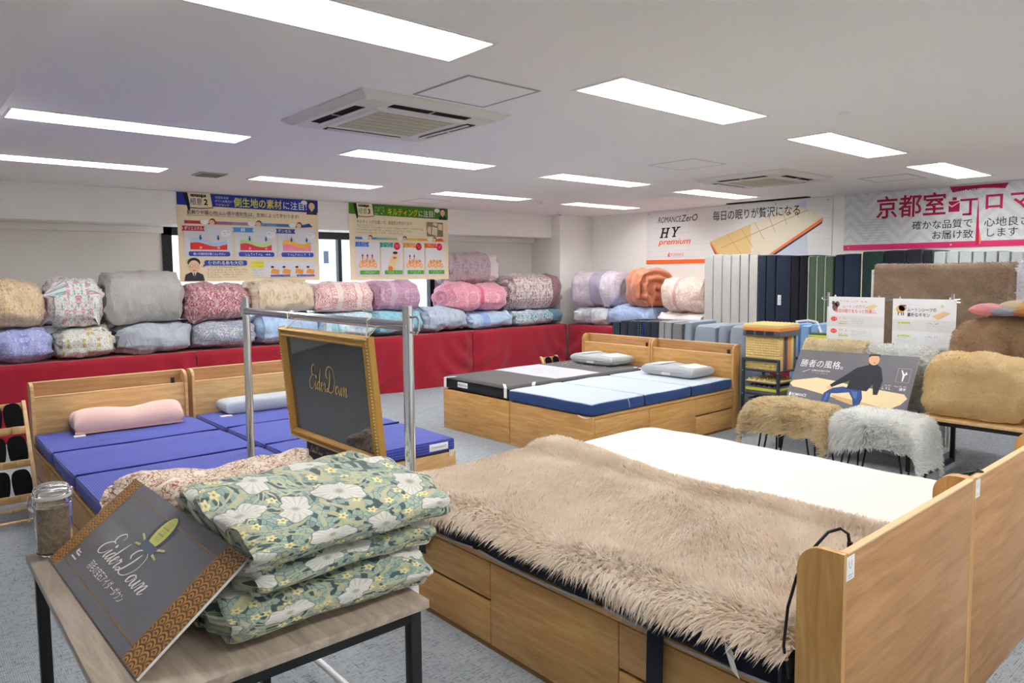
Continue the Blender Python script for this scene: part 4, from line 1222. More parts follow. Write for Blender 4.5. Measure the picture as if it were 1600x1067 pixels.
# crown emblem
cx_, cy_ = .43, .225
Pq.shapes('emblem_ground', '#55606a', ell(cx_, cy_, .052, .052, 28))
Pq.shapes('emblem', '#d9d67c', ell(cx_, cy_ + .002, .036, .048, 28), )
Pq.shapes('emblem_lines', '#8f9468', *[rect(cx_ - .014 + .009 * k, cy_ - .02, cx_ - .012 + .009 * k, cy_ + .034) for k in range(4)], rect(cx_ - .018, cy_ - .004, cx_ + .018, cy_ - .001), rect(cx_ - .02, cy_ + .014, cx_ + .02, cy_ + .0165))
Pq.shapes('emblem_ribbon', '#6c7488', [(cx_ - .05, cy_ - .03), (cx_ + .05, cy_ - .03), (cx_ + .045, cy_ - .05), (cx_, cy_ - .056), (cx_ - .045, cy_ - .05)])
for s in (-1, 1):
    Pq.shapes('emblem_flourish', '#c9c898', [(cx_ + s * .05, cy_ - .03), (cx_ + s * .085, cy_ - .022), (cx_ + s * .088, cy_ - .027), (cx_ + s * .05, cy_ - .037)], [(cx_ + s * .048, cy_ - .045), (cx_ + s * .08, cy_ - .05), (cx_ + s * .082, cy_ - .055), (cx_ + s * .046, cy_ - .052)])

# glass jar of down
jx, jy = .332, 2.408
jr = .047
jar = thing('glass_jar', 'clip-top glass jar filled with brown down on the table corner', 'jar', (jx, jy, TZ))
B().lathe([(0, .002), (jr - .008, .002), (jr, .010), (jr, .145), (jr - .004, .155), (jr - .004, .165), (jr - .007, .165), (jr - .0075, .154), (jr - .0035, .144), (jr - .0035, .012), (jr - .01, .006), (0, .006)], 40).obj('glass_body', M_glass, jar)
B().lathe([(0, .203), (.03, .203), (jr - .004, .198), (jr, .190), (jr, .178), (jr - .003, .174), (jr - .006, .178), (jr - .008, .188), (.03, .194), (0, .194)], 40).obj('glass_lid', M_glass, jar)
B().lathe([(jr - .010, .166), (jr + .002, .166), (jr + .002, .173), (jr - .010, .173), (jr - .010, .166)], 40).obj('gasket', flat('#e2e2de', .4), jar)
b = B()
R_d = jr - .0055
def down(u, v):
    th = 2 * PI * u
    if v < .15: r, z = R_d * v / .15, .0075
    elif v < .8: r, z = R_d, .0085 + .130 * (v - .15) / .65
    else: r, z = R_d * (1 - (v - .8) / .2), .139 + .006 * (v - .8) / .2
    nn = noise.noise(Vector((math.cos(th) * r * 60, math.sin(th) * r * 60, z * 60)))
    r *= 1 - .05 * abs(nn)
    return (r * math.cos(th), r * math.sin(th), z + .004 * nn * (v > .8))
b.grid(down, 60, 50)
n = N('brown_down', .95, .1, sheen=.4)
f = n.noise(n.co('Object'), 70, 4, .65, .8)
n.base(n.ramp(f, (.3, S('#86705a')), (.5, S('#ab967c')), (.7, S('#ccbaa0')))).bump(f, .8, .01)
b.obj('down_filling', n.m, jar)
for z_ in (.150, .180): B().tube([((jr + .0018) * math.cos(a), (jr + .0018) * math.sin(a), z_) for a in [2 * PI * k / 32 for k in range(32)]], .0016, 6, True).obj('wire_band', M_chrome, jar)
ck = B(); ca = math.radians(205)
dx_, dy_ = math.cos(ca), math.sin(ca)
for s in (-1, 1):
    ox, oy = -dy_ * .012 * s, dx_ * .012 * s
    ck.tube([(dx_ * (jr + .002) + ox, dy_ * (jr + .002) + oy, .18), (dx_ * (jr + .012) + ox, dy_ * (jr + .012) + oy, .182), (dx_ * (jr + .016) + ox, dy_ * (jr + .016) + oy, .155), (dx_ * (jr + .008) + ox, dy_ * (jr + .008) + oy, .125), (dx_ * (jr + .014) + ox, dy_ * (jr + .014) + oy, .110)], .0016, 6)
ck.box((-.003, -.012, .128), (.003, .012, .150), .001, M=Matrix.Translation((dx_ * (jr + .012), dy_ * (jr + .012), 0)) @ Matrix.Rotation(ca, 4, 'Z'))
ck.obj('clip_lever', M_chrome, jar)
hg = B(); ha = ca + PI
hg.box((-.005, -.014, .148), (.004, .014, .182), .002, M=Matrix.Translation((math.cos(ha) * (jr + .005), math.sin(ha) * (jr + .005), 0)) @ Matrix.Rotation(ha, 4, 'Z'))
hg.obj('hinge', M_chrome, jar)

# ------------------------------------------------------------------ chrome rack and gilt frame
RX, RYA, RYB = 1.12, 1.734, 2.949
rk = thing('display_rail', 'chrome display rail with white lower posts behind the front table', 'rail', (RX, RYA, 0))
def post(y):
    p = B().cyl((0, y, .70), (0, y, 1.4085), .0155, n=24).obj('chrome_post', M_chrome, rk)
    B().cyl((0, y, .12), (0, y, .715), .0175, n=24).obj('white_post', M_whitepole, rk)
    B().cyl((0, y, .685), (0, y, .73), .0205, n=24).obj('collar', M_chrome, rk)
    kb = B().cyl((.016, y, .707), (.040, y, .707), .005).obj('clamp_screw', M_chrome, rk)
    B().cyl((.036, y - .012, .707), (.036, y + .012, .707), .004).obj('wing', M_chrome, kb)
    B().box((-.19, y - .016, .075), (.19, y + .016, .105), .004).obj('foot_bar', M_whitepole, rk)
    for s in (-1, 1):
        c = B().cyl((s * .17 - .01, y, .028), (s * .17 + .01, y, .028), .028, n=20).obj('caster', flat('#cfd3d6', .2, .5), rk)
        B().cyl((s * .17, y, .03), (s * .17, y, .08), .008).obj('caster_stem', M_chrome, c)
    o = 1 if y > .5 else -1
    B().tube([(0, y + o * .012, 1.376), (0, y + o * .045, 1.379), (0, y + o * .055, 1.369), (0, y + o * .055, 1.341), (0, y + o * .045, 1.331), (0, y + o * .012, 1.334)], .0032, 8).obj('end_hook', M_chrome, rk)
post(0.0); post(RYB - RYA)
B().cyl((0, -.01, 1.351), (0, RYB - RYA + .01, 1.351), .0145, n=24).obj('cross_bar', M_chrome, rk)
B().cyl((0, 0, .09), (0, RYB - RYA, .09), .012, n=16).obj('base_bar', M_whitepole, rk)
# gilt frame
fw_, fh_ = .652, .417
Mf = frame_matrix((1.12 + .039 - .022, 2.573, .8916), (0, -1, 0), (-.039, 0, .4155))
gf = thing('picture_frame', 'gilt picture frame hung from the chrome rail with dark glass', 'picture frame', (0, 0, 0))
M_gilt = N('antique_gilt', .38, .5, .35).base(S('#c79a4c')).m
def molding(b, prof):
    """mitred moulding swept round the frame rectangle; prof = (inset, height)"""
    cor = [(0, 0), (fw_, 0), (fw_, fh_), (0, fh_)]; inw = [(1, 1), (-1, 1), (-1, -1), (1, -1)]
    rings = [[b.bm.verts.new(Mf @ Vector((c[0] + i[0] * p, c[1] + i[1] * p, h))) for c, i in zip(cor, inw)] for p, h in prof]
    for A, C in zip(rings, rings[1:]):
        for k in range(4): b.bm.faces.new((A[k], A[(k + 1) % 4], C[(k + 1) % 4], C[k]))
b = B(); molding(b, [(.0, -.020), (.0, .0), (.004, .006), (.010, .006), (.013, .002), (.022, .004), (.026, .009), (.030, .005), (.034, -.003), (.036, -.010), (.036, -.020), (0, -.020)])
b.obj('moulding', M_gilt, gf, smooth=False)
bd = B()
def beads(p, h, step=.0105, r=.0038):
    for (x0, y0, x1, y1) in ((p, p, fw_ - p, p), (fw_ - p, p, fw_ - p, fh_ - p), (fw_ - p, fh_ - p, p, fh_ - p), (p, fh_ - p, p, p)):
        L = math.hypot(x1 - x0, y1 - y0); k = int(L / step)
        for i in range(k):
            t = bmesh.new(); bmesh.ops.create_icosphere(t, subdivisions=1, radius=r)
            bd._merge(t, Mf @ Matrix.Translation((x0 + (x1 - x0) * i / k, y0 + (y1 - y0) * i / k, h)))
beads(.0065, .0065)
o = bd.obj('beading', flat('#dcc48c', .4, .5, .2), gf, ang=80); o['kind'] = 'stuff'
def _darkglass():
    n = N('dark_mirror_glass', .03, .8)
    n.b.inputs['IOR'].default_value = 1.9
    return n.base(S('#4c4d53')).m
B().box((.035, .035, -.012), (fw_ - .035, fh_ - .035, -.008), M=Mf).obj('glass_panel', _darkglass(), gf)
cs2 = .29 / 13.2
script_part(gf, Mf @ Matrix.Translation((.186, .205, -.0064)) @ Matrix.Diagonal((cs2, cs2 * 1.45, 1, 1)), flat('#e2c478', .35, .5, .2), .30)
for y in (2.508, 1.935):
    k = B().tube([(1.095, y - .004, 1.305), (1.103, y - .003, 1.338), (1.103, y, 1.358), (1.12, y + .002, 1.3685), (1.137, y, 1.358), (1.137, y - .002, 1.338), (1.100, y, 1.303)], .0022, 6).obj('hanging_string', flat('#e4dfd2', .8), gf)
    B().tube([(1.098, y, 1.318), (1.09, y - .02, 1.324), (1.082, y - .03, 1.31)], .002, 6).obj('knot_end', flat('#e4dfd2', .8), k)
# brown card hung behind the gilt frame
Mc = frame_matrix((1.185, 2.555, .787), (0, -1, 0), (0, 0, 1))
sc_ = thing('sign_card', 'small dark brown card hanging low behind the gilt frame', 'sign', (0, 0, 0))
B().box((0, 0, -.003), (.474, .129, 0), M=Mc).obj('card', flat('#3a3028', .4), sc_)
script_part(sc_, Mc @ Matrix.Translation((.03, .045, .0008)) @ Matrix.Diagonal((.105 / 13.2, .0085, 1, 1)), flat('#d8d2c0', .5), .35)
Print(sc_, Mc).shapes('caption_lettering', '#a8935e', texts=[dict(s='羽毛の宝石アイダーダウン', size=.022, at=(.16, .048), width=.2)])
for y in (.12, .40): B().cyl(Mc @ Vector((y, .118, -.001)), (1.122, 2.555 - y, 1.337), .0012, n=6).obj('hanging_thread', flat('#cfc8b4', .8), sc_)

# ------------------------------------------------------------------ slipper racks
M_slip = fabric('black_felt', '#0c0c0d', '#161617', scale=300, st=.3, sheen=.0)
def slipper(label, grp, M, parent_mat=M_slip):
    t = thing('slipper', label, 'slipper', (0, 0, 0), 0, grp)
    t.matrix_world = M
    def sole(w, l):
        out = []
        for k in range(28):
            a = 2 * PI * k / 28; y = math.sin(a); x = math.cos(a)
            out.append((math.copysign(abs(x) ** .62, x) * w / 2 * (1 + .07 * y), math.copysign(abs(y) ** .8, y) * l / 2))
        return out
    B().prism(sole(.098, .190), .012).obj('sole', flat('#b98f5c', .6), t)
    B().prism(sole(.102, .194), .010, Matrix.Translation((0, 0, .0122))).obj('insole', M_slip, t)
    return t
def slipper_rack(loc, rotz, label, W, rows, n, grp, slab):
    t = thing('slipper_rack', label, 'rack', loc, rotz)
    H_, D_ = .13 + .19 * rows, .10 + .115 * rows
    lean = lambda z: -D_ + (D_ - .02) * z / H_
    for x in (0, W - .02):
        B().poly([(x, lean(0), 0), (x + .02, lean(0), 0), (x + .02, lean(H_), H_), (x, lean(H_), H_)]).poly([(x, lean(0) + .03, 0), (x + .02, lean(0) + .03, 0), (x + .02, lean(H_) + .03, H_), (x, lean(H_) + .03, H_)]).poly([(x + .02, lean(0), 0), (x + .02, lean(0) + .03, 0), (x + .02, lean(H_) + .03, H_), (x + .02, lean(H_), H_)]).poly([(x, lean(0), 0), (x, lean(0) + .03, 0), (x, lean(H_) + .03, H_), (x, lean(H_), H_)]).poly([(x, lean(H_), H_), (x + .02, lean(H_), H_), (x + .02, lean(H_) + .03, H_), (x, lean(H_) + .03, H_)]).obj('post', M_pine, t, smooth=False)
    B().box((.02, lean(H_) + .004, H_ - .05), (W - .02, lean(H_) + .02, H_ - .012), .002).obj('top_slat', M_oakL, t)
    B().cyl((.01, lean(.03) - .0, .03), (W - .01, lean(.03), .03), .010, n=12).obj('dowel', M_pine, t)
    B().cyl((.01, lean(.10) + .03, .085), (W - .01, lean(.10) + .03, .085), .010, n=12).obj('dowel', M_pine, t)
    Wd = Matrix.Translation(loc) @ Matrix.Rotation(rotz, 4, 'Z')
    for r in range(rows):
        z = .13 + .19 * r
        s = B().box((.02, lean(z) - .004, z), (W - .02, lean(z) + .012, z + .045), .002).obj('slat', M_oakL, t)
        for k in range(n):
            x = .02 + (W - .04) * (k + .5) / n
            B().box((x - .022, lean(z) - .03, z + .006), (x + .022, lean(z) - .018, z + .052), .002).obj('peg', M_oakL, t)
            B().box((x - .018, lean(z) - .018, z + .014), (x + .018, lean(z) - .004, z + .032), .001).obj('peg_arm', M_oakL, t)
            if slab:
                an = math.radians(72) ; yy = lean(z) + .066
                Ms = Wd @ Matrix.Translation((x, yy, z + .088)) @ Matrix.Rotation(an, 4, 'X') @ Matrix.Rotation(math.radians((-1) ** k * 4), 4, 'Z')
                slipper(slab + (' in its lowest row', ' in its second row', ' in its top row')[r], grp, Ms)
    return t
slipper_rack((.275, 5.56, 0), 0, 'light wood slipper rack standing beside the light oak bed', .375, 3, 3, 'black slippers on the tall rack', 'black felt slipper propped on the light wood rack')
slipper_rack((5.78, 6.12, 0), 0, 'low light wood slipper rack between black topped bed and red cloth', .27, 2, 2, 'black slippers on the low rack', 'black felt slipper on the low rack by the red cloth')
# ------------------------------------------------------------------ posters on the beam
rs6 = random.Random(21)
def tiny(x0, x1, y, h, dens=.85):
    out = []; x = x0
    while x < x1 - h * .5:
        w = h * rs6.uniform(.45, .9)
        if rs6.random() < dens:
            k = rs6.random()
            if k < .4: out += [rect(x, y + h * .8, x + w, y + h), rect(x + w * .4, y, x + w * .6, y + h)]
            elif k < .7: out += [rect(x, y, x + w, y + h * .2), rect(x, y, x + w * .2, y + h)]
            else: out += [rect(x, y + h * .4, x + w, y + h * .6), rect(x + w * .7, y, x + w * .9, y + h)]
        x += h * 1.12
    return out
def banner_poly(x0, y0, x1, y1, n=.014):
    return [(x0, y0), (x1, y0), (x1 - n, (y0 + y1) / 2), (x1, y1), (x0, y1), (x0 + n, (y0 + y1) / 2)]
def cartoon(P, cx, cy, s, suit='#3a3c44'):
    """simple bust of a man in a suit, about s tall, bottom at cy"""
    P.shapes('suit', suit, [(cx - .42 * s, cy), (cx + .42 * s, cy), (cx + .36 * s, cy + .26 * s), (cx + .15 * s, cy + .36 * s), (cx - .15 * s, cy + .36 * s), (cx - .36 * s, cy + .26 * s)])
    P.shapes('shirt', '#f0f0f0', [(cx - .09 * s, cy + .36 * s), (cx + .09 * s, cy + .36 * s), (cx, cy + .12 * s)])
    P.shapes('tie', '#6a3a58', [(cx - .025 * s, cy + .33 * s), (cx + .025 * s, cy + .33 * s), (cx + .03 * s, cy + .14 * s), (cx, cy + .10 * s), (cx - .03 * s, cy + .14 * s)])
    P.shapes('hair', '#22301f', ell(cx, cy + .78 * s, .26 * s, .20 * s))
    P.shapes('face', '#eec3a2', ell(cx, cy + .60 * s, .235 * s, .27 * s))
    for g_ in (-1, 1):
        P.shapes('glasses_rim', '#5a3a30', ell(cx + g_ * .10 * s, cy + .63 * s, .07 * s, .05 * s, 14)); P.shapes('eye', '#f6efe6', ell(cx + g_ * .10 * s, cy + .63 * s, .055 * s, .037 * s, 14))
    P.shapes('mouth', '#b5564a', ell(cx, cy + .44 * s, .06 * s, .02 * s, 12))

def poster(label, x0, x1, zt, zb, ground, header, num, flagcol):
    t = thing('hanging_poster', label, 'poster', (0, 0, 0))
    w, h = x1 - x0, zt - zb
    b = B()
    b.box((0, 0, -.002), (w, h, 0), M=frame_matrix((x0, 8.172, zb), (1, 0, 0), (0, 0, 1)))
    b.obj('sheet', flat(ground, .6), t)
    P = Print(t, frame_matrix((x0, 8.172, zb), (1, 0, 0), (0, 0, 1)))
    P.shapes('header_band', header, [(0, h * .86), (w, h * .845), (w, h), (0, h)])
    P.shapes('flag_pole', '#1d1d20', [(w * .040, h), (w * .068, h), (w * .085, h * .815), (w * .072, h * .80)])
    P.shapes('flag_edge', '#26262a', [(w * .068, h), (w * .222, h), (w * .236, h * .838), (w * .16, h * .825), (w * .085, h * .828)])
    P.shapes('flag', ground, [(w * .070, h), (w * .218, h), (w * .231, h * .846), (w * .16, h * .834), (w * .087, h * .838)])
    P.shapes('bubble', '#1d1d20', rrect(w * .088, h * .957, w * .19, h * .985, .011), [(w * .155, h * .96), (w * .17, h * .96), (w * .162, h * .942)])
    P.shapes('bubble_lettering', ground, *tiny(w * .095, w * .185, h * .963, .016))
    P.shapes('flag_lettering', flagcol, texts=[dict(s='極意', size=.080, at=(w * .085, h * .872), bold=.006, width=.125)])
    P.shapes('flag_number', '#141416', texts=[dict(s=num, size=.085, at=(w * .174, h * .872), bold=.03)])
    return t, P, w, h
# blue poster
t, P, w, h = poster('cream poster with royal blue header about duvet fabric, hung from the beam', 2.402, 4.022, 2.392, 1.43, '#f2e1bd', '#26389a', '2', '#43568c')
P.shapes('lead_lettering', '#e9ecf6', texts=[dict(s='大切なのは', size=.032, at=(.40, h * .952), width=.15), dict(s='ダウンの質だけ', size=.032, at=(.40, h * .91), width=.19), dict(s='ではない!?', size=.032, at=(.40, h * .87), width=.15)])
P.shapes('title_lettering', '#dfe04a', texts=[dict(s='側生地の素材', size=.112, at=(.605, h * .877), bold=.012, width=.56)])
P.shapes('title_ending', '#f2f2f4', texts=[dict(s='に注目!', size=.100, at=(1.175, h * .877), bold=.008, width=.29)])
P.shapes('speech_bubble', '#f3f3f3', ell(1.445, h * .965, .04, .025))
cartoon(P, 1.54, h * .82, .165)
P.shapes('subtitle_lettering', '#3b4468', texts=[dict(s='肌触りや寝心地(ムレ感や通気性)は、生地によって変わります!', size=.052, at=(.10, h * .765), bold=.008, width=1.27)])
P.shapes('underline', '#3b4468', rect(.10, h * .748, .86, h * .751))
seg = ['#b8304e', '#b04a66', '#a87090', '#9c90b4', '#8aa4c8', '#6a90c8', '#4470bc', '#2a4fa4']
for k, c in enumerate(seg): P.shapes('arrow_bar', c, rect(.07 + k * .17, h * .655, .07 + (k + 1) * .17, h * .69))
P.shapes('arrow_head', '#2a4fa4', [(1.43, h * .655), (1.545, h * .668), (1.50, h * .71), (1.43, h * .69)])
for x in (.28, .80, 1.29):
    P.shapes('bubble', '#f4f4f4', ell(x, h * .678, .045, .026)); P.shapes('hair', '#7a4a2c', ell(x + .085, h * .69, .033, .03)); P.shapes('face', '#eec3a2', ell(x + .078, h * .677, .03, .026))
for k, (x0, x1) in enumerate(((.06, .575), (.60, 1.085), (1.10, 1.575))):
    rib, up, lo = (('#c0284a', '#b9d2ee', '#e0322e'), ('#4a9ae0', '#bfe094', '#dc3a56'), ('#2b4a9c', '#efb23c', '#f08ab0'))[k]
    P.shapes('panel', '#dfe2e8', rrect(x0, h * .275, x1, h * .635, .012))
    P.shapes('ribbon', rib, banner_poly(x0 - .02, h * .575, x0 + .22, h * .63))
    P.shapes('ribbon_lettering', '#f6f2f4', texts=[dict(s=('ポリエステル', '綿', 'テンセル')[k], size=.044, at=(x0 + (.005 if k != 1 else .07), h * .587), bold=.01, width=(.19, .05, .16)[k])])
    wv = lambda a, off, amp=.022: [(x0 + .06 + (x1 - x0 - .12) * i / 14, h * off + amp * math.sin(i / 14 * 6.0 + .6)) for i in range(15)]
    P.shapes('fabric_band', up, wv(0, .47) + wv(0, .425)[::-1])
    P.shapes('skin_band', lo, wv(0, .425) + [(x1 - .06, h * .365), (x0 + .06, h * .365)])
    P.shapes('arrows', '#2f86c8', *[q for xx in (x0 + .17, x0 + .36) for q in (rect(xx - .008, h * .475, xx + .008, h * .53), [(xx - .02, h * .505), (xx + .02, h * .505), (xx, h * .47)])])
    P.shapes('drops', '#f3a09a', *[ell(xx, h * .388, .016, .014, 14) for xx in (x0 + .17, x0 + .36)])
    P.shapes('note_bubble', '#f6f6f8', ell(x1 - .07, h * .555, .055, .038)); P.shapes('note_marks', '#5a5e70', *tiny(x1 - .105, x1 - .03, h * .56, .014), *tiny(x1 - .085, x1 - .05, h * .54, .014))
    P.shapes('caption_bar', '#3a4cae', rrect(x0 + .04, h * .29, x1 - .03, h * .345, .02))
    if k == 0: P.shapes('caption_lettering', '#f2f4fa', texts=[dict(s='軽いが通気性が悪くムレやすい', size=.03, at=(x0 + .09, h * .305), bold=.01, width=.34)])
    else: P.shapes('caption_lettering', '#f2f4fa', *tiny(x0 + .09, x1 - .08, h * .303, .026))
cartoon(P, .15, 0.012, .255)
P.shapes('bubble', '#3350b4', rrect(.26, h * .185, .73, h * .245, .02), [(.26, h * .2), (.29, h * .19), (.235, h * .165)])
P.shapes('bubble_lettering', '#f0f2c0', texts=[dict(s='使われる糸も大切!', size=.048, at=(.30, h * .198), bold=.012, width=.385)])
P.shapes('body_lettering', '#6d6656', *[q for k in range(5) for q in tiny(.29, .74 - (.12 if k in (0, 4) else 0), h * (.155 - .028 * k), .016)])
P.shapes('panel', '#dfe2e8', rrect(.79, h * .045, 1.575, h * .245, .012))
P.shapes('yellow_box', '#e6e04c', rrect(.78, h * .155, .93, h * .235, .012)); P.shapes('yellow_box_marks', '#7e8a30', *tiny(.795, .92, h * .20, .018), *tiny(.795, .92, h * .168, .018))
P.shapes('body_lettering', '#7d8598', *[q for k in range(3) for q in tiny(.80, .93, h * (.12 - .03 * k), .014)])
for x in (1.06, 1.20, 1.36, 1.50):
    P.shapes('duvet_picture', '#e39a4a', [(x - .06, h * .09), (x + .04, h * .075), (x + .05, h * .13), (x - .04, h * .15)]); P.shapes('sleeper', '#f0c8a8', ell(x - .035, h * .155, .018, .018, 14)); P.shapes('hair', '#33271f', ell(x - .035, h * .168, .02, .012, 14))
P.shapes('caption_bar', '#3a4cae', rrect(1.0, h * .05, 1.24, h * .073, .008), rrect(1.32, h * .05, 1.55, h * .073, .008))
P.shapes('caption_lettering', '#e8eaf6', *tiny(1.02, 1.23, h * .055, .012), *tiny(1.34, 1.54, h * .055, .012))
# green poster
t, P, w, h = poster('cream poster with green header about quilting, hung from the beam', 4.44, 5.97, 2.394, 1.42, '#f4e6c6', '#47831f', '3', '#86a03c')
P.shapes('lead_lettering', '#dfe8c8', *tiny(.37, .52, h * .945, .026), *tiny(.37, .50, h * .905, .026), *tiny(.37, .49, h * .868, .026))
P.shapes('title_lettering', '#e9dc36', texts=[dict(s='キルティング', size=.105, at=(.555, h * .875), bold=.014, width=.47)])
P.shapes('title_ending', '#f2f2f0', texts=[dict(s='に注目!', size=.095, at=(1.035, h * .875), bold=.006, width=.26)])
P.shapes('speech_bubble', '#f3f3f3', ell(1.345, h * .965, .045, .028))
cartoon(P, 1.44, h * .84, .16, '#26302e')
P.shapes('subtitle_lettering', '#6d8230', texts=[dict(s='キルティングの違いで、', size=.052, at=(.10, h * .745), bold=.008, width=.44)])
P.shapes('subtitle_ending', '#6d8230', texts=[dict(s='保温性が変わります!', size=.052, at=(.56, h * .745), bold=.008, width=.38)])
P.shapes('underline', '#6d8230', rect(.10, h * .72, .36, h * .723))
P.shapes('body_lettering', '#6d6450', *[q for k in range(3) for q in tiny(.10, (1.12, .96, .80)[k], h * (.685 - .035 * k), .019)])
P.shapes('photo', '#8f7f5c', rect(1.17, h * .60, 1.44, h * .80)); P.shapes('photo_cushions', '#e8dcb8', [(1.25, h * .63), (1.34, h * .61), (1.35, h * .72), (1.26, h * .74)], [(1.18, h * .66), (1.235, h * .62), (1.245, h * .73), (1.19, h * .74)], [(1.36, h * .70), (1.43, h * .69), (1.43, h * .77), (1.36, h * .78)], [(1.27, h * .76), (1.34, h * .74), (1.35, h * .79), (1.28, h * .795)])
seg = ['#3d6cc8', '#5a8ed0', '#86b4c4', '#a8c8a0', '#cfd080', '#e6c850', '#eab040', '#e88a34']
for k, c in enumerate(seg): P.shapes('arrow_bar', c, rect(.08 + k * .157, h * .535, .08 + (k + 1) * .157, h * .565))
P.shapes('arrow_head', '#e4642c', [(1.30, h * .53), (1.46, h * .535), (1.41, h * .58), (1.33, h * .565)])
for x in (.22, .74, 1.22):
    P.shapes('bubble', '#f4f4f4', ell(x, h * .557, .045, .026)); P.shapes('hair', '#33271f', ell(x + .075, h * .567, .03, .026)); P.shapes('face', '#f0ccb0', ell(x + .07, h * .556, .026, .022))
for k, (x0, x1) in enumerate(((.085, .425), (.445, .775), (.795, 1.115), (1.135, 1.455))):
    P.shapes('panel', '#e3e5ea', rrect(x0, h * .055, x1, h * .505, .012))
    c = ('#2e6fd0', '#20968c', '#e69a28', '#e05a34')[k]
    P.shapes('ribbon', c, banner_poly(x0 - .015, h * .44, x0 + .19, h * .50)); P.shapes('ribbon_marks', '#f4f4f2', *tiny(x0 + .02, x0 + .16, h * .475, .018), *tiny(x0 + .02, x0 + .16, h * .45, .018))
    if k:
        P.shapes('badge', '#d0203c', ell(x1 - .085, h * .455, .05, .05)); P.shapes('badge_marks', '#f6e4e4', *tiny(x1 - .12, x1 - .05, h * .458, .014), *tiny(x1 - .11, x1 - .06, h * .437, .014))
    if k == 1:
        P.shapes('duvet_picture', '#ecd49c', [(x0 + .08, h * .12), (x0 + .20, h * .11), (x0 + .27, h * .33), (x0 + .16, h * .34)])
        P.shapes('warm_spot', '#e08a4a', ell(x0 + .14, h * .155, .035, .03)); P.shapes('face', '#f2c8b0', ell(x0 + .215, h * .335, .035, .035)); P.shapes('hair', '#33271f', ell(x0 + .215, h * .365, .038, .018)); P.shapes('scarf', '#c83a34', ell(x0 + .205, h * .298, .03, .012))
    else:
        P.shapes('duvet_picture', '#eed6a8', [(x0 + .03, h * .16), (x1 - .03, h * .15), (x1 - .04, h * .25), (x1 - .10, h * .28), (x0 + .09, h * .285), (x0 + .03, h * .23)])
        P.shapes('down_cells', '#e8946c' if k < 3 else '#d99a5a', *[ell(x0 + .065 + .052 * i, h * (.195 + .012 * (i % 2)), .025, .028, 14) for i in range(5)], *[ell(x0 + .09 + .052 * i, h * (.245 + .01 * (i % 2)), .022, .022, 14) for i in range(4)])
        P.shapes('cell_centres', '#f8d8bc', *[ell(x0 + .065 + .052 * i, h * (.195 + .012 * (i % 2)), .015, .017, 12) for i in range(5)])
        if k < 3: P.shapes('heat_arrows', '#c02a34', *[q for i in range(3 - (k == 2)) for q in (rect(x0 + .085 + .07 * i, h * .28, x0 + .097 + .07 * i, h * .335), [(x0 + .075 + .07 * i, h * .315), (x0 + .107 + .07 * i, h * .315), (x0 + .091 + .07 * i, h * .35)])])
    P.shapes('caption_bar', '#58a53c', rrect(x0 + .05, h * .075, x1 + .0 - .005, h * .13, .012)); P.shapes('caption_marks', '#eef6e4', *tiny(x0 + .09, x1 - .05, h * .102, .018), *tiny(x0 + .12, x1 - .09, h * .082, .016))

# ------------------------------------------------------------------ banners on the right wall
XB = 8.742
def wl(px, py, y0, z0):
    p = at_x(px, py, XB); return (y0 - p.y, p.z - z0)
by0, bz0 = 6.89, 1.615
hb = thing('wall_banner', 'white banner with HY lettering and a mattress picture on the wall', 'banner', (0, 0, 0))
Mh = frame_matrix((XB, by0, bz0), (0, -1, 0), (0, 0, 1))
hw, hh = 2.83, .775
B().box((0, 0, 0), (hw, hh, .002), M=Mh).obj('sheet', flat('#e8e9ea', .6), hb)
P = Print(hb, Mh @ Matrix.Translation((0, 0, .002)))
q = lambda x, y: wl(x, y, by0, bz0)
P.shapes('grid_lines', '#cfd1d3', *[rect(.0, .1 + .085 * k, hw, .103 + .085 * k) for k in range(8)], *[rect(.06 + .7 * k, 0, .063 + .7 * k, hh) for k in range(4)], [(1.2, .1), (1.205, .1), (2.8, .74), (2.79, .74)], [(1.1, .74), (1.11, .74), (2.5, .12), (2.49, .12)])
P.shapes('orange_strip', '#ee6a2c', rect(0, .0, 2.0, .058)); P.z += .0002
def path(*pts): return [q(860 + x * .2875, 280 + y * .2875) for x, y in pts]
P.shapes('blue_haze', '#cfd6e8', path((1150, 240), (1390, 110), (1400, 410), (1190, 410)))
P.shapes('mattress_top', '#e2c48c', path((870, 338), (1330, 140), (1405, 165), (1480, 208), (1195, 400), (1090, 410), (915, 408)))
P.shapes('mattress_pale_cover', '#e6dcc8', path((1090, 245), (1330, 140), (1405, 165), (1480, 208), (1195, 400), (1090, 410)))
P.shapes('mattress_seams', '#c4a468', *[path((960 + 75 * k, 300 - 32 * k), (963 + 75 * k, 300 - 32 * k), (1040 + 62 * k, 408 - 40 * k), (1036 + 62 * k, 408 - 40 * k)) for k in range(6)], path((930, 370), (1400, 165), (1402, 168), (932, 374)))
P.shapes('mattress_orange_edge', '#e87a3c', path((1480, 208), (1480, 228), (1205, 410), (1185, 410)), path((870, 338), (915, 408), (903, 408), (870, 352)))
P.shapes('mattress_dark_edge', '#3a3f4c', path((1480, 228), (1476, 240), (1225, 410), (1205, 410)), path((870, 352), (903, 408), (895, 408), (872, 360)))
a, c = q(1113.6, 344), q(1249.6, 325)
P.shapes('slogan_lettering', '#22262a', texts=[dict(s='毎日の眠りが贅沢になる', size=.145, at=(a[0], a[1] - .0), width=c[0] - a[0], bold=.005)])
a, c = q(1028, 350), q(1090, 337)
P.shapes('brand_lettering', '#2a2a2c', texts=[dict(s='ROMANCE', size=.12, at=(a[0], a[1] + .012), shear=.25, width=(c[0] - a[0]) * .60), dict(s='ZerO', size=.135, at=(a[0] + (c[0] - a[0]) * .60, a[1] + .012), shear=.25, width=(c[0] - a[0]) * .40, bold=.004)])
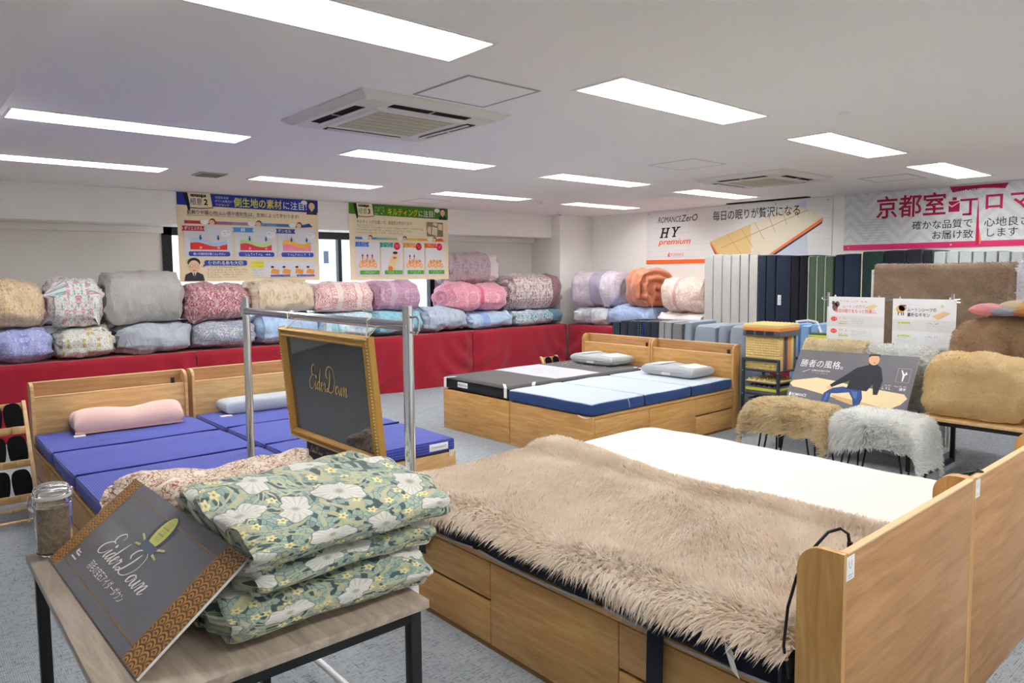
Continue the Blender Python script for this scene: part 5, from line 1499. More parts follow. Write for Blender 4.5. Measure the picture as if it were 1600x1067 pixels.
def slab(letter, x0, y0, s):
    sh = lambda pts: [(x0 + (x + y * .28) * s, y0 + y * s) for x, y in pts]
    if letter == 'H':
        R = [rect(.10, 0, .30, 1), rect(.68, 0, .88, 1), rect(.30, .43, .68, .58), rect(0, 0, .42, .12), rect(0, .88, .42, 1), rect(.56, 0, .98, .12), rect(.56, .88, .98, 1)]
    else:
        R = [rect(.36, 0, .56, .5), [(.36, .5), (.56, .5), (.28, 1), (.06, 1)], [(.36, .42), (.56, .42), (.86, 1), (.70, 1)], rect(.24, 0, .68, .12), rect(-.04, .88, .38, 1), rect(.58, .88, .98, 1)]
    return [sh(r) for r in R]
a, c = q(1031, 372.6), q(1080, 353)
sH = (c[1] - a[1]) * .95
P.shapes('model_lettering', '#20262a', *slab('H', a[0], a[1] + .004, sH)); P.shapes('model_lettering', '#20262a', *slab('Y', a[0] + sH * 1.25, a[1] + .010, sH))
a, c = q(1029, 385), q(1080, 375)
P.shapes('premium_lettering', '#e46a3a', texts=[dict(s='premium', size=.115, at=(a[0], a[1] + .025), shear=.3, bold=.018, width=c[0] - a[0])])
a, c = q(1050, 401), q(1067, 394)
P.shapes('maker_lettering', '#d8567c', [(a[0] - .07, a[1]), (a[0] - .03, a[1]), (a[0] - .045, a[1] + .03), (a[0] - .03, a[1] + .075), (a[0] - .075, a[1] + .03)], texts=[dict(s='ROMANCE', size=.06, at=(a[0] - .02, a[1] + .01), width=.22)])
P.shapes('maker_marks', '#d8a0b4', *tiny(a[0] + .0, a[0] + .18, a[1] - .012, .014))
for k in range(5): B().cyl(Mh @ Vector((.05 + k * .68, hh - .03, .002)), Mh @ Vector((.05 + k * .68, hh - .03, .008)), .008, n=10).obj('pin', flat('#8c8c8e', .4), hb)
# pink banner
py0, pz0 = 3.915, 1.735
pb = thing('wall_banner', 'pale banner with crimson lettering and bright pink lower strip on the wall', 'banner', (0, 0, 0))
Mp = frame_matrix((XB, py0, pz0), (0, -1, 0), (0, 0, 1))
pw_, ph_ = 3.6, .66
def _chev():
    n = N('pale_chevron_print', .55, .3)
    s = n.sep(n.co('Object'))
    y = n.M('MULTIPLY', s[1], 5.2); zg = n.M('ADD', n.M('MULTIPLY', s[2], 5.2), n.M('PINGPONG', y, 1.0))
    k = n.step(n.M('SINE', n.M('MULTIPLY', zg, 9.0)), -.1, .3)
    return n.base(n.mix(k, S('#e2e4e8'), S('#d6d9de'))).m
B().box((0, 0, 0), (pw_, ph_, .002), M=Mp).obj('sheet', _chev(), pb)
P = Print(pb, Mp @ Matrix.Translation((0, 0, .002)))
q = lambda x, y: wl(x, y, py0, pz0)
P.shapes('pink_strip', '#d6326e', rect(0, 0, pw_, .062))
P.shapes('ribbon', '#b8184c', [q(1484, 292), q(1577, 285), q(1571, 294), q(1553, 293.5), q(1535, 293.8), q(1510, 296), q(1489, 301)])
a = q(1500, 292)
P.shapes('ribbon_lettering', '#4a1426', texts=[dict(s='SINCE', size=.042, at=(a[0] - .02, a[1] - .045), width=.20, bold=.01)]); P.shapes('ribbon_marks', '#4a1426', *tiny(a[0] + .26, a[0] + .44, a[1] - .028, .03))
a, c = q(1368, 343), q(1482, 312)
P.shapes('town_lettering', '#b0184a', texts=[dict(s='京都室', size=.265, at=(a[0], a[1] + .03), width=c[0] - a[0] - .03, bold=.014)])
m0, m1 = q(1482, 331.5), q(1500, 309.5)
P.shapes('box_emblem', '#b0184a', rect(m0[0], m0[1], m1[0], m1[1] - .02), rect(m0[0] + .035, m1[1] - .02, m1[0] - .03, m1[1] + .012))
P.shapes('box_folds', '#ecd6dc', [(m0[0], m0[1] + .075), (m0[0] + .03, m0[1] + .05), (m1[0], m1[1] - .045), (m1[0], m1[1] - .035), (m0[0] + .03, m0[1] + .065), (m0[0], m0[1] + .09)], [(m0[0], m0[1] + .115), (m1[0], m1[1] - .028), (m1[0], m1[1] - .020), (m0[0], m0[1] + .123)])
x0_, y0_ = m1[0] + .005, m0[1] - .045
P.shapes('town_ending', '#b0184a', rect(x0_, m1[1] - .035, x0_ + .165, m1[1] - .012), rect(x0_ + .085, y0_, x0_ + .11, m1[1] - .035), rect(x0_ + .025, y0_, x0_ + .1, y0_ + .022))
a, c = q(1537, 327), q(1600, 308)
P.shapes('maker_lettering', '#c02258', texts=[dict(s='ロマンス', size=.205, at=(a[0] - .01, a[1] + .005), bold=.02, space=1.25)])
for s_, xa, xb, yb in (('確かな品質で', 1425, 1519, 358), ('お届け致', 1455, 1519, 373)):
    a, c = q(xa, yb), q(xb, yb)
    P.shapes('slogan_lettering', '#343a3e', texts=[dict(s=s_, size=.102, at=(a[0], a[1]), width=c[0] - a[0], bold=.006)])
for s_, xa, xb, yb in (('心地良さ', 1537, 1608, 353), ('します', 1538, 1586, 369)):
    a, c = q(xa, yb), q(xb, yb)
    P.shapes('slogan_lettering', '#343a3e', texts=[dict(s=s_, size=.102, at=(a[0], a[1]), width=c[0] - a[0], bold=.006)])
P.shapes('orange_blade', '#dc9a4c', [q(1529, 350), q(1533.5, 375), q(1531, 381), q(1528.5, 381)])
P.shapes('pink_blade', '#c42458', [q(1529.5, 308), q(1530, 381), q(1523.5, 384), q(1527, 330)])
def frame_lines(x0, x1, y0, y1, k):
    out = []
    for i in range(k):
        yy = y0 + (y1 - y0) * i / k; out.append([q(x0 + 6 * (i % 3), yy), q(x1 - 5 * (i % 2), yy - 2), q(x1 - 5 * (i % 2), yy - 2.8), q(x0 + 6 * (i % 3), yy - .8)])
    return out
P.shapes('roof_line_drawing', '#c2c7d2', *frame_lines(1334, 1362, 327, 307, 6), *frame_lines(1340, 1390, 378, 340, 9))
for k in range(4): B().cyl(Mp @ Vector((.06 + k * 1.1, .03, .002)), Mp @ Vector((.06 + k * 1.1, .03, .008)), .008, n=10).obj('pin', flat('#e8e8ea', .4), pb)
# ------------------------------------------------------------------ folded mattresses standing on the right wall tables
MX0, MX1 = 8.03, 8.68
def standing(label, pxs, ytop, mat, group, piping=None, x0=MX0, x1=MX1, zb=.706, rib=False, grp_r=.018):
    ys = [at_x(p, 420, x0).y for p in pxs]
    zt = at_x(sum(pxs) / len(pxs), ytop, x0).z
    t = thing('folded_mattress', label, 'mattress', (x0, ys[-1], zb), 0, group)
    for k in range(len(pxs) - 1):
        a, c = ys[k + 1] - ys[-1], ys[k] - ys[-1]
        b = B(); soft_box(b, (0, a + .002, 0), (x1 - x0, c - .002, zt - zb + .006 * math.sin(k * 2.1)), grp_r, seed=k + ys[0])
        sec = b.obj('section', mat, t)
        if piping:
            B().tube([(-.001, c - .004, .02), (-.001, c - .004, zt - zb - .02), (.02, c - .004, zt - zb - .002), (x1 - x0 - .03, c - .004, zt - zb - .002)], .006, 6).obj('piping', piping, sec)
    return t
def ribbed(name, a, b_, sc=60):
    n = N(name, .85, .15, sheen=.15)
    s = n.sep(n.co('Object')); k = n.noise(n.co('Object', (3, 60, 60)), 1, 3)
    z = n.M('SINE', n.M('MULTIPLY', s[2], float(sc)))
    return n.base(n.mix(k, S(a), S(b_))).bump(n.M('ADD', n.M('MULTIPLY', z, .3), k), .35, .006).m
M_pale = ribbed('pale_grey_mesh', '#b9bab8', '#cbcbc8'); M_nav = ribbed('navy_mesh', '#1d2738', '#2a364a'); M_drk = ribbed('blue_black_mesh', '#14181f', '#20252e')
M_grn = ribbed('moss_green_mesh', '#4c5f4c', '#5b6d59'); M_dgn = ribbed('bottle_green', '#1c3330', '#27423c'); M_lgr = ribbed('light_grey_mesh', '#a2a9ac', '#b4babb')
G_ = 'mattresses standing folded along the banner wall'
standing('pale grey folded mattress standing beside the cream duvet', [1100, 1114, 1128, 1142], 398, M_pale, G_)
standing('pale grey folded mattress standing beside the navy ones', [1142, 1156, 1170, 1184], 397, M_pale, G_)
nv = standing('navy folded mattress with a small white label standing beside the pale grey ones', [1184, 1197, 1212, 1236], 399, M_nav, G_)
p = at_x(1217.5, 470, MX0 - .004)
lb = B().box((-.004, p.y - nv.location.y - .022, p.z - nv.location.z - .05), (-.002, p.y - nv.location.y + .022, p.z - nv.location.z + .07)).obj('label', M_white, nv)
Print(lb, frame_matrix((-.0045, p.y - nv.location.y + .022, p.z - nv.location.z - .05), (0, -1, 0), (0, 0, 1))).shapes('print_marks', '#33363c', *tiny(.008, .036, .08, .014), *tiny(.008, .036, .05, .01), *tiny(.008, .036, .02, .01))
standing('blue black folded mattress standing between navy and green ones', [1236, 1249, 1263], 399, M_drk, G_)
standing('moss green folded mattress with white seams under the HY banner edge', [1263, 1276, 1289, 1302], 400, M_grn, G_, flat('#b9c2b4', .7))
standing('navy folded mattress beside the moss green one', [1304, 1318, 1345], 397, M_nav, G_)
standing('bottle green folded mattress with cream piping', [1346, 1379], 392, M_dgn, G_, flat('#d8cfae', .7))
standing('blue black folded mattress under the pink strip', [1380, 1414, 1440, 1457], 390, M_drk, G_)
standing('light grey folded mattress beside the blue black one', [1457, 1477, 1497, 1518], 392, M_lgr, G_)
standing('light grey folded mattress at the end of the row', [1518, 1538, 1558, 1578], 392, M_lgr, G_)
standing('light grey folded mattress past the hanging brown sheepskin', [1578, 1600, 1622, 1644], 392, M_lgr, G_)

# lower ones standing on the floor behind the headboards
def _pat():
    n = N('dark_triangle_knit', .8, .2)
    s = n.sep(n.co('Object')); a = n.M('PINGPONG', n.M('MULTIPLY', s[1], 60.0), 1.0); bq = n.M('FRACT', n.M('MULTIPLY', s[2], 40.0))
    return n.base(n.mix(n.step(n.M('SUBTRACT', a, bq), -.05, .05), S('#131b22'), S('#3d5560'))).m
M_pat = _pat(); M_slate = ribbed('slate_navy', '#242c38', '#313a48', 20); M_blueg = fabric('blue_grey_cloth', '#8d99a8', '#9aa6b4', st=.15); M_g1 = ribbed('mid_grey_mesh', '#8a8d92', '#9da0a4', 20); M_g2 = fabric('ash_grey_cloth', '#76797e', '#828589')
def floor_mattress(label, items, x0=6.56, dep=.52):
    ys = [at_x(p, 510, x0).y for p in (items[0][0], items[-1][1])]
    t = thing('folded_mattress', label, 'mattress', (x0, ys[1], 0), 0, 'folded mattresses standing on the floor behind the headboards')
    for k, (a, c, yt, m, r) in enumerate(items):
        ya, yc = at_x(c, 510, x0).y - ys[1], at_x(a, 510, x0).y - ys[1]; zt = at_x((a + c) / 2, yt, x0).z
        b = B(); soft_box(b, (0, ya + .002, 0), (dep, yc - .002, zt), r, seed=k * 3 + a); b.obj('section', m, t)
    return t
fm = floor_mattress('dark navy folded mattress with triangle patterned edges and bright blue piping', [(956, 968.5, 503, M_pat, .02), (968.5, 980.5, 501, M_slate, .02), (980.5, 992.5, 501, M_slate, .02), (992.5, 1004.5, 502, M_pat, .02), (1004.5, 1016.5, 502, M_slate, .02), (1016.5, 1028, 502, M_slate, .02)])
yy = at_x(1004.5, 510, 6.56).y - fm.location.y
B().tube([(-.002, yy, .3), (-.002, yy, .85), (.02, yy, .895), (.5, yy, .90)], .007, 6).obj('blue_piping', flat('#2a35c0', .6), fm)
B().tube([(.05, yy + .25, .91), (.12, yy + .18, .925), (.3, yy + .1, .922), (.42, yy - .05, .92), (.45, yy - .2, .915)], .016, 8).obj('carry_strap', M_ink, fm)
floor_mattress('mid grey folded mattress with ribbed edges behind the headboards', [(1028.5, 1038, 502, M_g1, .016), (1038, 1049, 503, M_g1, .016), (1049, 1066, 505, M_g2, .03)])
floor_mattress('blue grey rounded folded mattress between mid grey and last one', [(1066.5, 1081, 502, M_blueg, .05), (1081, 1119, 508, M_blueg, .07)])
floor_mattress('blue grey rounded folded mattress beside the foam sample rack', [(1119.5, 1136, 507, M_blueg, .05), (1136, 1168, 509, M_blueg, .07)])

# ------------------------------------------------------------------ foam sample rack
M_slatemetal = flat('#2d3845', .45, .4)
rx, ry, rw, rd = 6.05, 3.26, .38, .40     # x front, y low, width (y), depth (x)
rk = thing('sample_rack', 'dark slate metal rack holding foam samples beside the headboard', 'rack', (rx, ry, 0))
for x in (0, rd - .025):
    for y in (0, rw - .025): B().box((x, y, 0), (x + .025, y + .025, .69), .003).obj('post', M_slatemetal, rk)
for x in (0, rd - .025): B().box((x, .025, .665), (x + .025, rw - .025, .69), .003).obj('top_rail', M_slatemetal, rk)
for z in (.17, .36, .58): B().box((.002, .002, z - .012), (rd - .002, rw - .002, z), .002).obj('shelf', M_slatemetal, rk)
for y in (.0125, rw - .0125):
    for z in (.16, .35, .57): B().cyl((-.003, y, z), (.002, y, z), .005, n=8).obj('bolt', flat('#c9ccd0', .3, .5, .8), rk)
M_fy = fabric('yellow_foam', '#d9bd7a', '#e6cd92', scale=150, st=.3); M_fo = fabric('orange_foam', '#dd7f3e', '#e68f50'); M_fg = fabric('grey_foam', '#55565a', '#63646a'); M_fl = fabric('lime_foam', '#c9cf3c', '#d6da58'); M_fgr = fabric('green_foam', '#3f6e50', '#4b7a5c')
def egg(b, nx, ny, w, h, d, M):
    """egg-crate face: nx x ny bumps over w x h, height d, in local XY"""
    R = 4
    b.grid(lambda u, v: tuple(M @ Vector((w * u, h * v, d * (.5 - .5 * math.cos(2 * PI * nx * u)) * (.5 - .5 * math.cos(2 * PI * ny * v))))), nx * R, ny * R)
def foam_block(label, lo, hi, layers, face_mat=None, rotz=0.0, eggtop=None):
    """foam block; layers = [(thickness fraction, material)] along X; egg-crate front face towards -X"""
    t = thing('foam_sample', label, 'foam', lo, rotz, 'foam samples on the slate rack')
    dx, dy, dz = hi[0] - lo[0], hi[1] - lo[1], hi[2] - lo[2]
    x = 0
    for f, m in layers:
        B().box((x + .0004, 0, 0), (x + f * dx - .0004, dy, dz), .002).obj('foam_layer', m, t); x += f * dx
    if face_mat:
        b = B(); egg(b, max(2, int(dy / .026)), max(2, int(dz / .022)), dy, dz, .012, frame_matrix((-.001, dy, 0), (0, -1, 0), (0, 0, 1)))
        b.obj('egg_crate_face', face_mat, t, fixn=False)
    return t
zs = .582
foam_block('yellow egg-crate foam block with orange backing, lower one on the rack', (rx + .042, ry + .02, zs), (rx + .142, ry + rw - .02, zs + .13), [(.55, M_fy), (.2, M_fo), (.25, M_fg)], M_fy)
foam_block('yellow egg-crate foam block with orange backing, upper one on the rack', (rx + .042, ry + .02, zs + .132), (rx + .142, ry + rw - .02, zs + .31), [(.55, M_fy), (.2, M_fo), (.25, M_fg)], M_fy)
foam_block('grey and orange foam block standing in the middle of the rack', (rx + .155, ry + .02, zs), (rx + .232, ry + rw - .02, zs + .31), [(.45, M_fg), (.55, M_fo)])
foam_block('yellow and grey foam block standing at the back of the rack', (rx + .252, ry + .02, zs), (rx + .345, ry + rw - .02, zs + .31), [(.5, M_fy), (.5, M_fg)], M_fy)
t = thing('foam_sample', 'flat foam slab of yellow, orange and grey layers lying on the blocks', 'foam', (rx + .005, ry + .0, zs + .315), 0, 'foam samples on the slate rack')
for k, (z0, z1, m) in enumerate(((0, .05, M_fg), (.0504, .078, M_fo))): B().box((0, 0, z0), (.36, .37, z1), .002).obj('foam_layer', m, t)
ft = B(); egg(ft, 10, 10, .36, .37, .014, Matrix.Translation((0, 0, .107))); ft.box((0, 0, .0784), (.36, .37, .108), .001); ft.obj('egg_crate_face', M_fy, t, fixn=False)
for k in range(3): B().box((-.001, .06 + .1 * k, .012), (.0006, .14 + .1 * k, .05)).obj('slot', flat('#2c2d30', .8), t)
def egg_slab(label, z, cols, hgt=.03, off=(0, 0)):
    t = thing('foam_sample', label, 'foam', (rx + .012 + off[0], ry + .03 + off[1], z), 0, 'foam samples on the slate rack')
    zz = 0
    for m, hh_ in cols[:-1]: B().box((0, 0, zz), (.36, .31, zz + hh_ - .0004), .002).obj('foam_layer', m, t); zz += hh_
    m, hh_ = cols[-1]
    b = B(); b.box((0, 0, zz), (.36, .31, zz + .006)); egg(b, 7, 6, .36, .31, hh_, Matrix.Translation((0, 0, zz + .005))); b.obj('egg_crate_face', m, t, fixn=False)
egg_slab('grey egg-crate foam slab on the lowest rack shelf', .171, [(M_fg, .03), (M_fgr, .016), (M_fl, .03)])
egg_slab('lime and green egg-crate foam slab on the lowest rack shelf', .258, [(M_fg, .02), (M_fgr, .016), (M_fg, .018)])
egg_slab('grey and lime egg-crate foam slab on the middle rack shelf', .361, [(M_fg, .03), (M_fl, .026), (M_fg, .03)])
egg_slab('yellow topped egg-crate foam slab on the middle rack shelf', .458, [(M_fg, .014), (M_fy, .03)])
t = thing('foam_sample', 'green foam block with lime edge leaning beside the rack', 'foam', (6.46, 2.985, .0), 0)
B().box((0, 0, .0), (.045, .22, .90), .006).obj('foam_layer', M_fl, t)
B().box((.046, -.005, .0), (.11, .225, .92), .012).obj('green_cover', fabric('green_cover', '#3e5a44', '#4a6650'), t)
# blue folded pad with its carry bag strap
t = thing('folded_pad', 'sky blue folded pad in a clear bag behind the foam rack', 'pad', (6.85, 3.28, 0))
M_sky = fabric('sky_blue_pad', '#7fa9d8', '#92b8e2')
for k in range(3):
    b = B(); soft_box(b, (0, .105 * k, .0), (.35, .105 * k + .103, .975 - .02 * k % .03), .035, seed=k); b.obj('section', M_sky, t)
B().tube([(-.01, -.01, .6), (-.02, -.03, .75), (-.01, -.02, .9), (.05, .05, .99), (.1, .16, 1.0), (.05, .27, .985)], .012, 8).obj('bag_edge', flat('#d5d8dc', .4), t)

# ------------------------------------------------------------------ sheepskins, stools and the bench
def hide_grid(c, ly, lx, zt, dy0, dy1, dx, a=46, b=34, seed=0, curl=1.0, rag=.03):
    """hide draped over a seat: c centre (x,y); dy0 / dy1 drop at the far / near end, dx drop at the sides"""
    G = np.zeros((a, b, 3))
    for i in range(a):
        u = 2 * i / (a - 1) - 1
        for j in range(b):
            v = 2 * j / (b - 1) - 1
            e = abs(u) ** 1.0; hu = max(0, (abs(u) - .72) / .28); hv = max(0, (abs(v) - .55) / .45)
            yy = math.copysign(min(abs(u), .80) + .14 * hu * (1 - .25 * hu), u) * ly / 2
            xx = math.copysign(min(abs(v), .70) + .12 * hv * (1 - .2 * hv), v) * lx / 2
            ends = dy0 if u > 0 else dy1
            r = rag * noise.noise(Vector((u * 4 + seed, v * 4, seed)))
            z = zt - ends * hu ** 1.3 - dx * hv ** 1.4 * (1 - .35 * hu) + .012 * noise.noise(Vector((u * 2, v * 2, seed + 3))) + r * (hu + hv) - .02 * u * u
            G[i, j] = (c[0] + xx, c[1] + yy, z)
    return G
def fur_thing(name, G, n, mat, length, width, seed, parent=None, droop=.35, clump=.02, flow=.5):
    P, Nn = sample_grid(G, n, seed)
    ctr = G.reshape(-1, 3).mean(0) - np.array([0, 0, .12])
    if np.mean(np.sum((P - ctr) * Nn, 1)) < 0: Nn = -Nn
    return link(name, fur_mesh(name, G.reshape(-1, 3), grid_faces(*G.shape[:2]), P, Nn, length, width, droop=droop, flow=flow, jit=.8, clump=clump, cl=.45, seed=seed), mat, parent)
W_hon = wool('honey_wool', '#e2cfa2', '#ecdcb6', '#f5ebd2', 8); W_wht = wool('white_wool', '#f0f1ee', '#f6f7f5', '#fbfbfa', 8)
W_crm = wool('cream_wool', '#eadcb8', '#f2e8cc', '#f8f2e0', 8)
def stool(label, cx, cy, zt, hide):
    t = thing('hairpin_stool', label, 'stool', (cx, cy, 0), 0, 'stools under the small sheepskins')
    B().box((-.13, -.205, zt - .08), (.13, .205, zt - .04), .012).obj('seat', flat('#caa878', .6), t)
    for sx in (-1, 1):
        for sy in (-1, 1):
            B().tube([(sx * .10, sy * .20, zt - .07), (sx * .155, sy * .235, .006), (sx * .14, sy * .20, .006), (sx * .13, sy * .13, zt - .07)], .007, 8).obj('leg', M_blackmetal, t)
stool('black hairpin-legged stool under the honey sheepskin', 5.16, 2.64, .485, 0)
stool('black hairpin-legged stool under the white sheepskin', 5.24, 2.035, .475, 0)
o = fur_thing('sheepskin', hide_grid((5.16, 2.65), .72, .52, .492, .20, .24, .20, seed=1), 17000, W_hon, .045, .008, 21)
tag(o, 'honey coloured sheepskin draped over a black legged stool', 'sheepskin', 'small sheepskins on stools')
o = fur_thing('sheepskin', hide_grid((5.24, 2.03), .66, .52, .482, .20, .30, .20, seed=5), 17000, W_wht, .05, .009, 22)
tag(o, 'white sheepskin draped over a black legged stool', 'sheepskin', 'small sheepskins on stools')
# low stand behind the advertising board with two hides over it
st_ = thing('low_stand', 'low black stand behind the advertising board', 'stand', (5.62, 1.98, 0))
B().box((0, 0, .32), (.60, 1.08, .345), .003).obj('shelf', flat('#3a3a3c', .5), st_)
for x in (.02, .55):
    for y in (.02, 1.03): B().box((x, y, 0), (x + .025, y + .025, .32), .002).obj('leg', M_blackmetal, st_)
B().box((.44, .04, .345), (.52, 1.04, .80), .01).obj('back_rest', flat('#3a3a3c', .5), st_)
def over_grid(x, y0, y1, zt, zf, zb, th, seed, a=60, b=40):
    G = np.zeros((a, b, 3)); L1, L2 = zt - zf, zt - zb; tot = L1 + PI * th / 2 + L2
    for i in range(a):
        s = tot * i / (a - 1)
        for j in range(b):
            v = j / (b - 1); y = y0 + (y1 - y0) * v
            wv = .012 * noise.noise(Vector((s * 4, y * 4, seed)))
            if s < L1: p = (x - th / 2 - .01 + wv, y, zf + s - .04 * noise.noise(Vector((y * 5, seed, 0))) * (1 - s / L1))
            elif s < L1 + PI * th / 2:
                an = (s - L1) / (th / 2); p = (x - th / 2 * math.cos(an), y, zt - th / 2 + th / 2 * math.sin(an) + wv + .0)
                p = (p[0], y, zt + th / 2 * math.sin(an) * .9 + wv)
            else: p = (x + th / 2 + .01 + wv, y, zt - (s - L1 - PI * th / 2))
            G[i, j] = p
    return G
o = fur_thing('sheepskin', over_grid(6.10, 2.51, 3.03, .825, .41, .5, .16, 3), 9000, W_crm, .03, .008, 31)
tag(o, 'cream sheepskin hung behind the left half of the advertising board', 'sheepskin')
o = fur_thing('sheepskin', over_grid(6.12, 1.96, 2.49, .80, .41, .5, .18, 7), 12000, W_wht, .045, .009, 32)
tag(o, 'white sheepskin hung behind the right half of the advertising board', 'sheepskin')
# advertising board
Tl, Tr = Vector((5.95, 3.005, .817)), Vector((5.95, 2.052, .83))
dn = Vector((-.255, 0, -.392)).normalized()
ah, aw = .555, Tl.y - Tr.y
Bl = Tl + dn * ah
Ma = frame_matrix(Bl, (0, -1, .012), -dn)
ad = thing('advertising_board', 'dark grey board with a man in black sweater seated on a sheepskin sofa', 'sign', (0, 0, 0))
B().box((0, 0, -.008), (aw, ah, 0), M=Ma).obj('foam_board', M_foam, ad)
P = Print(ad, Ma)
P.shapes('print_ground', flat('#6c6b72', .4), rect(0, 0, aw, ah))
Z8 = lambda x, y: ((x - 250) / (1522 - 250) * aw, ah - (y - 112 - (x - 250) * .062) / 560 * ah * .93)
def zp_(*pts):
    out = []
    for x, y in pts:
        fy = (y - 112 - (x - 250) * .0615) / 560.0
        out.append(((x - 250 + fy * 128) / 1272 * aw, ah - fy * ah * .90))
    return out
P.shapes('fleece_picture', '#e6d2a8', zp_((165, 470), (200, 440), (470, 408), (700, 440), (800, 465), (1050, 500), (1380, 545), (1410, 585), (1350, 640), (1240, 690), (1130, 680), (950, 640), (860, 660), (700, 610), (560, 575), (330, 525), (200, 505)))
P.shapes('fleece_shade', '#d0aa74', zp_((640, 575), (950, 630), (1130, 670), (1240, 690), (1100, 690), (960, 680), (860, 665), (700, 620)))
P.shapes('jeans', '#2f4a80', zp_((760, 490), (960, 520), (970, 600), (930, 700), (880, 700), (870, 610), (830, 545), (700, 560), (640, 560), (610, 660), (535, 655), (560, 560), (640, 510)))
P.shapes('jeans_light', '#4a6ba6', zp_((850, 530), (920, 540), (910, 610), (880, 600)), zp_((590, 560), (620, 560), (585, 640), (560, 640)))
P.shapes('sweater', '#2c2f36', zp_((1000, 275), (1050, 262), (1110, 265), (1150, 300), (1170, 420), (1120, 560), (1075, 560), (1070, 460), (1010, 530), (800, 510), (830, 430), (690, 480), (640, 500), (620, 475), (760, 390), (900, 300)))
P.shapes('neck', '#26282e', zp_((1025, 245), (1085, 250), (1085, 285), (1020, 285)))
P.shapes('face', '#e0a884', [tuple(v) for v in zp_(*[(1072 + 55 * math.cos(a), 215 + 58 * math.sin(a)) for a in [2 * PI * k / 20 for k in range(20)]])])
P.shapes('hair', '#3a2c26', zp_((1015, 205), (1020, 172), (1060, 160), (1130, 165), (1138, 200), (1120, 182), (1050, 180), (1028, 190)))
P.shapes('features', '#8a5a48', zp_((1050, 206), (1064, 206), (1064, 211), (1050, 211)), zp_((1090, 208), (1106, 208), (1106, 213), (1090, 213)), zp_((1066, 246), (1096, 246), (1090, 253), (1070, 253)))
P.shapes('hand', '#dfae8c', zp_((585, 500), (620, 485), (648, 500), (640, 520), (600, 520)))
a = zp_((262, 285))[0]
P.shapes('headline_lettering', '#f0f0f2', texts=[dict(s='勝者の風格。', size=.078, at=a, rot=-.0, width=.36, bold=-.002)])
a = zp_((400, 340))[0]
P.shapes('brand_lettering', '#e0e0e4', zp_((300, 348), (385, 322), (385, 326), (300, 353)), texts=[dict(s='ROMANCE MOUTON', size=.022, at=a, width=.155, bold=.01)]); P.shapes('tagline_marks', '#cfcfd4', *tiny(a[0] + .01, a[0] + .14, a[1] - .022, .011))
a = zp_((165, 596))[0]
P.shapes('maker_lettering', '#f2f2f4', ell(a[0] + .008, a[1] + .014, .010, .018, 14), texts=[dict(s='ROMANCE', size=.036, at=(a[0] + .022, a[1]), width=.125, bold=.012)])
f0, f1 = zp_((1315, 300))[0], zp_((1418, 440))[0]
f0 = (f0[0] + .005, f0[1])
P.shapes('inset_frame', '#b8b8bc', rect(f0[0], f1[1], f1[0], f1[1] + .002), rect(f0[0], f0[1], f1[0], f0[1] + .002), rect(f0[0], f1[1], f0[0] + .002, f0[1]), rect(f1[0] - .002, f1[1], f1[0], f0[1]))
m_ = ((f0[0] + f1[0]) / 2, (f0[1] + f1[1]) / 2)
P.shapes('inset_figure', '#f2f2f4', [(m_[0] - .004, f1[1] + .01), (m_[0] + .004, f1[1] + .01), (m_[0] + .008, m_[1] - .0), (m_[0] - .006, m_[1])], [(m_[0] - .006, m_[1]), (m_[0] + .006, m_[1] + .008), (m_[0] - .018, f0[1] - .012), (m_[0] - .023, f0[1] - .016)], [(m_[0], m_[1] - .004), (m_[0] + .026, m_[1] + .012), (m_[0] + .024, m_[1] + .02), (m_[0], m_[1] + .012)], ell(m_[0] + .015, m_[1] + .025, .006, .006, 10))
a = zp_((1172, 462))[0]
P.shapes('caption_marks', '#e8e8ec', *tiny(a[0], a[0] + .175, a[1] - .008, .012), *tiny(a[0], a[0] + .115, a[1] - .036, .022))
P.shapes('caption_lettering', '#e8e8ec', texts=[dict(s='選手', size=.026, at=(a[0] + .122, a[1] - .035), bold=.012)])

# posters on the rail stand
sx = 6.30
ps = thing('poster_stand', 'slim chrome rail stand on casters carrying two printed sheets', 'stand', (sx, 1.955, 0))
for y in (.0, .985):
    B().cyl((0, y, .08), (0, y, 1.30), .011, n=16).obj('post', M_whitepole, ps)
    B().cyl((0, y, 1.18), (0, y, 1.305), .012, n=16).obj('post_cap', M_chrome, ps)
    B().box((-.18, y - .014, .055), (.18, y + .014, .085), .004).obj('foot_bar', M_whitepole, ps)
    for s in (-1, 1): B().cyl((s * .165 - .009, y, .026), (s * .165 + .009, y, .026), .026, n=18).obj('caster', flat('#c4c8cc', .3, .4), ps)
    o = 1 if y > .5 else -1
    B().tube([(0, y, 1.262), (0, y + o * .05, 1.264), (0, y + o * .06, 1.252), (0, y + o * .05, 1.238), (0, y, 1.24)], .004, 8).obj('end_hook', M_chrome, ps)
B().cyl((0, 0, 1.25), (0, .985, 1.25), .009, n=12).obj('rail', M_chrome, ps)
B().cyl((0, 0, .07), (0, .985, .07), .010, n=12).obj('base_bar', M_whitepole, ps)
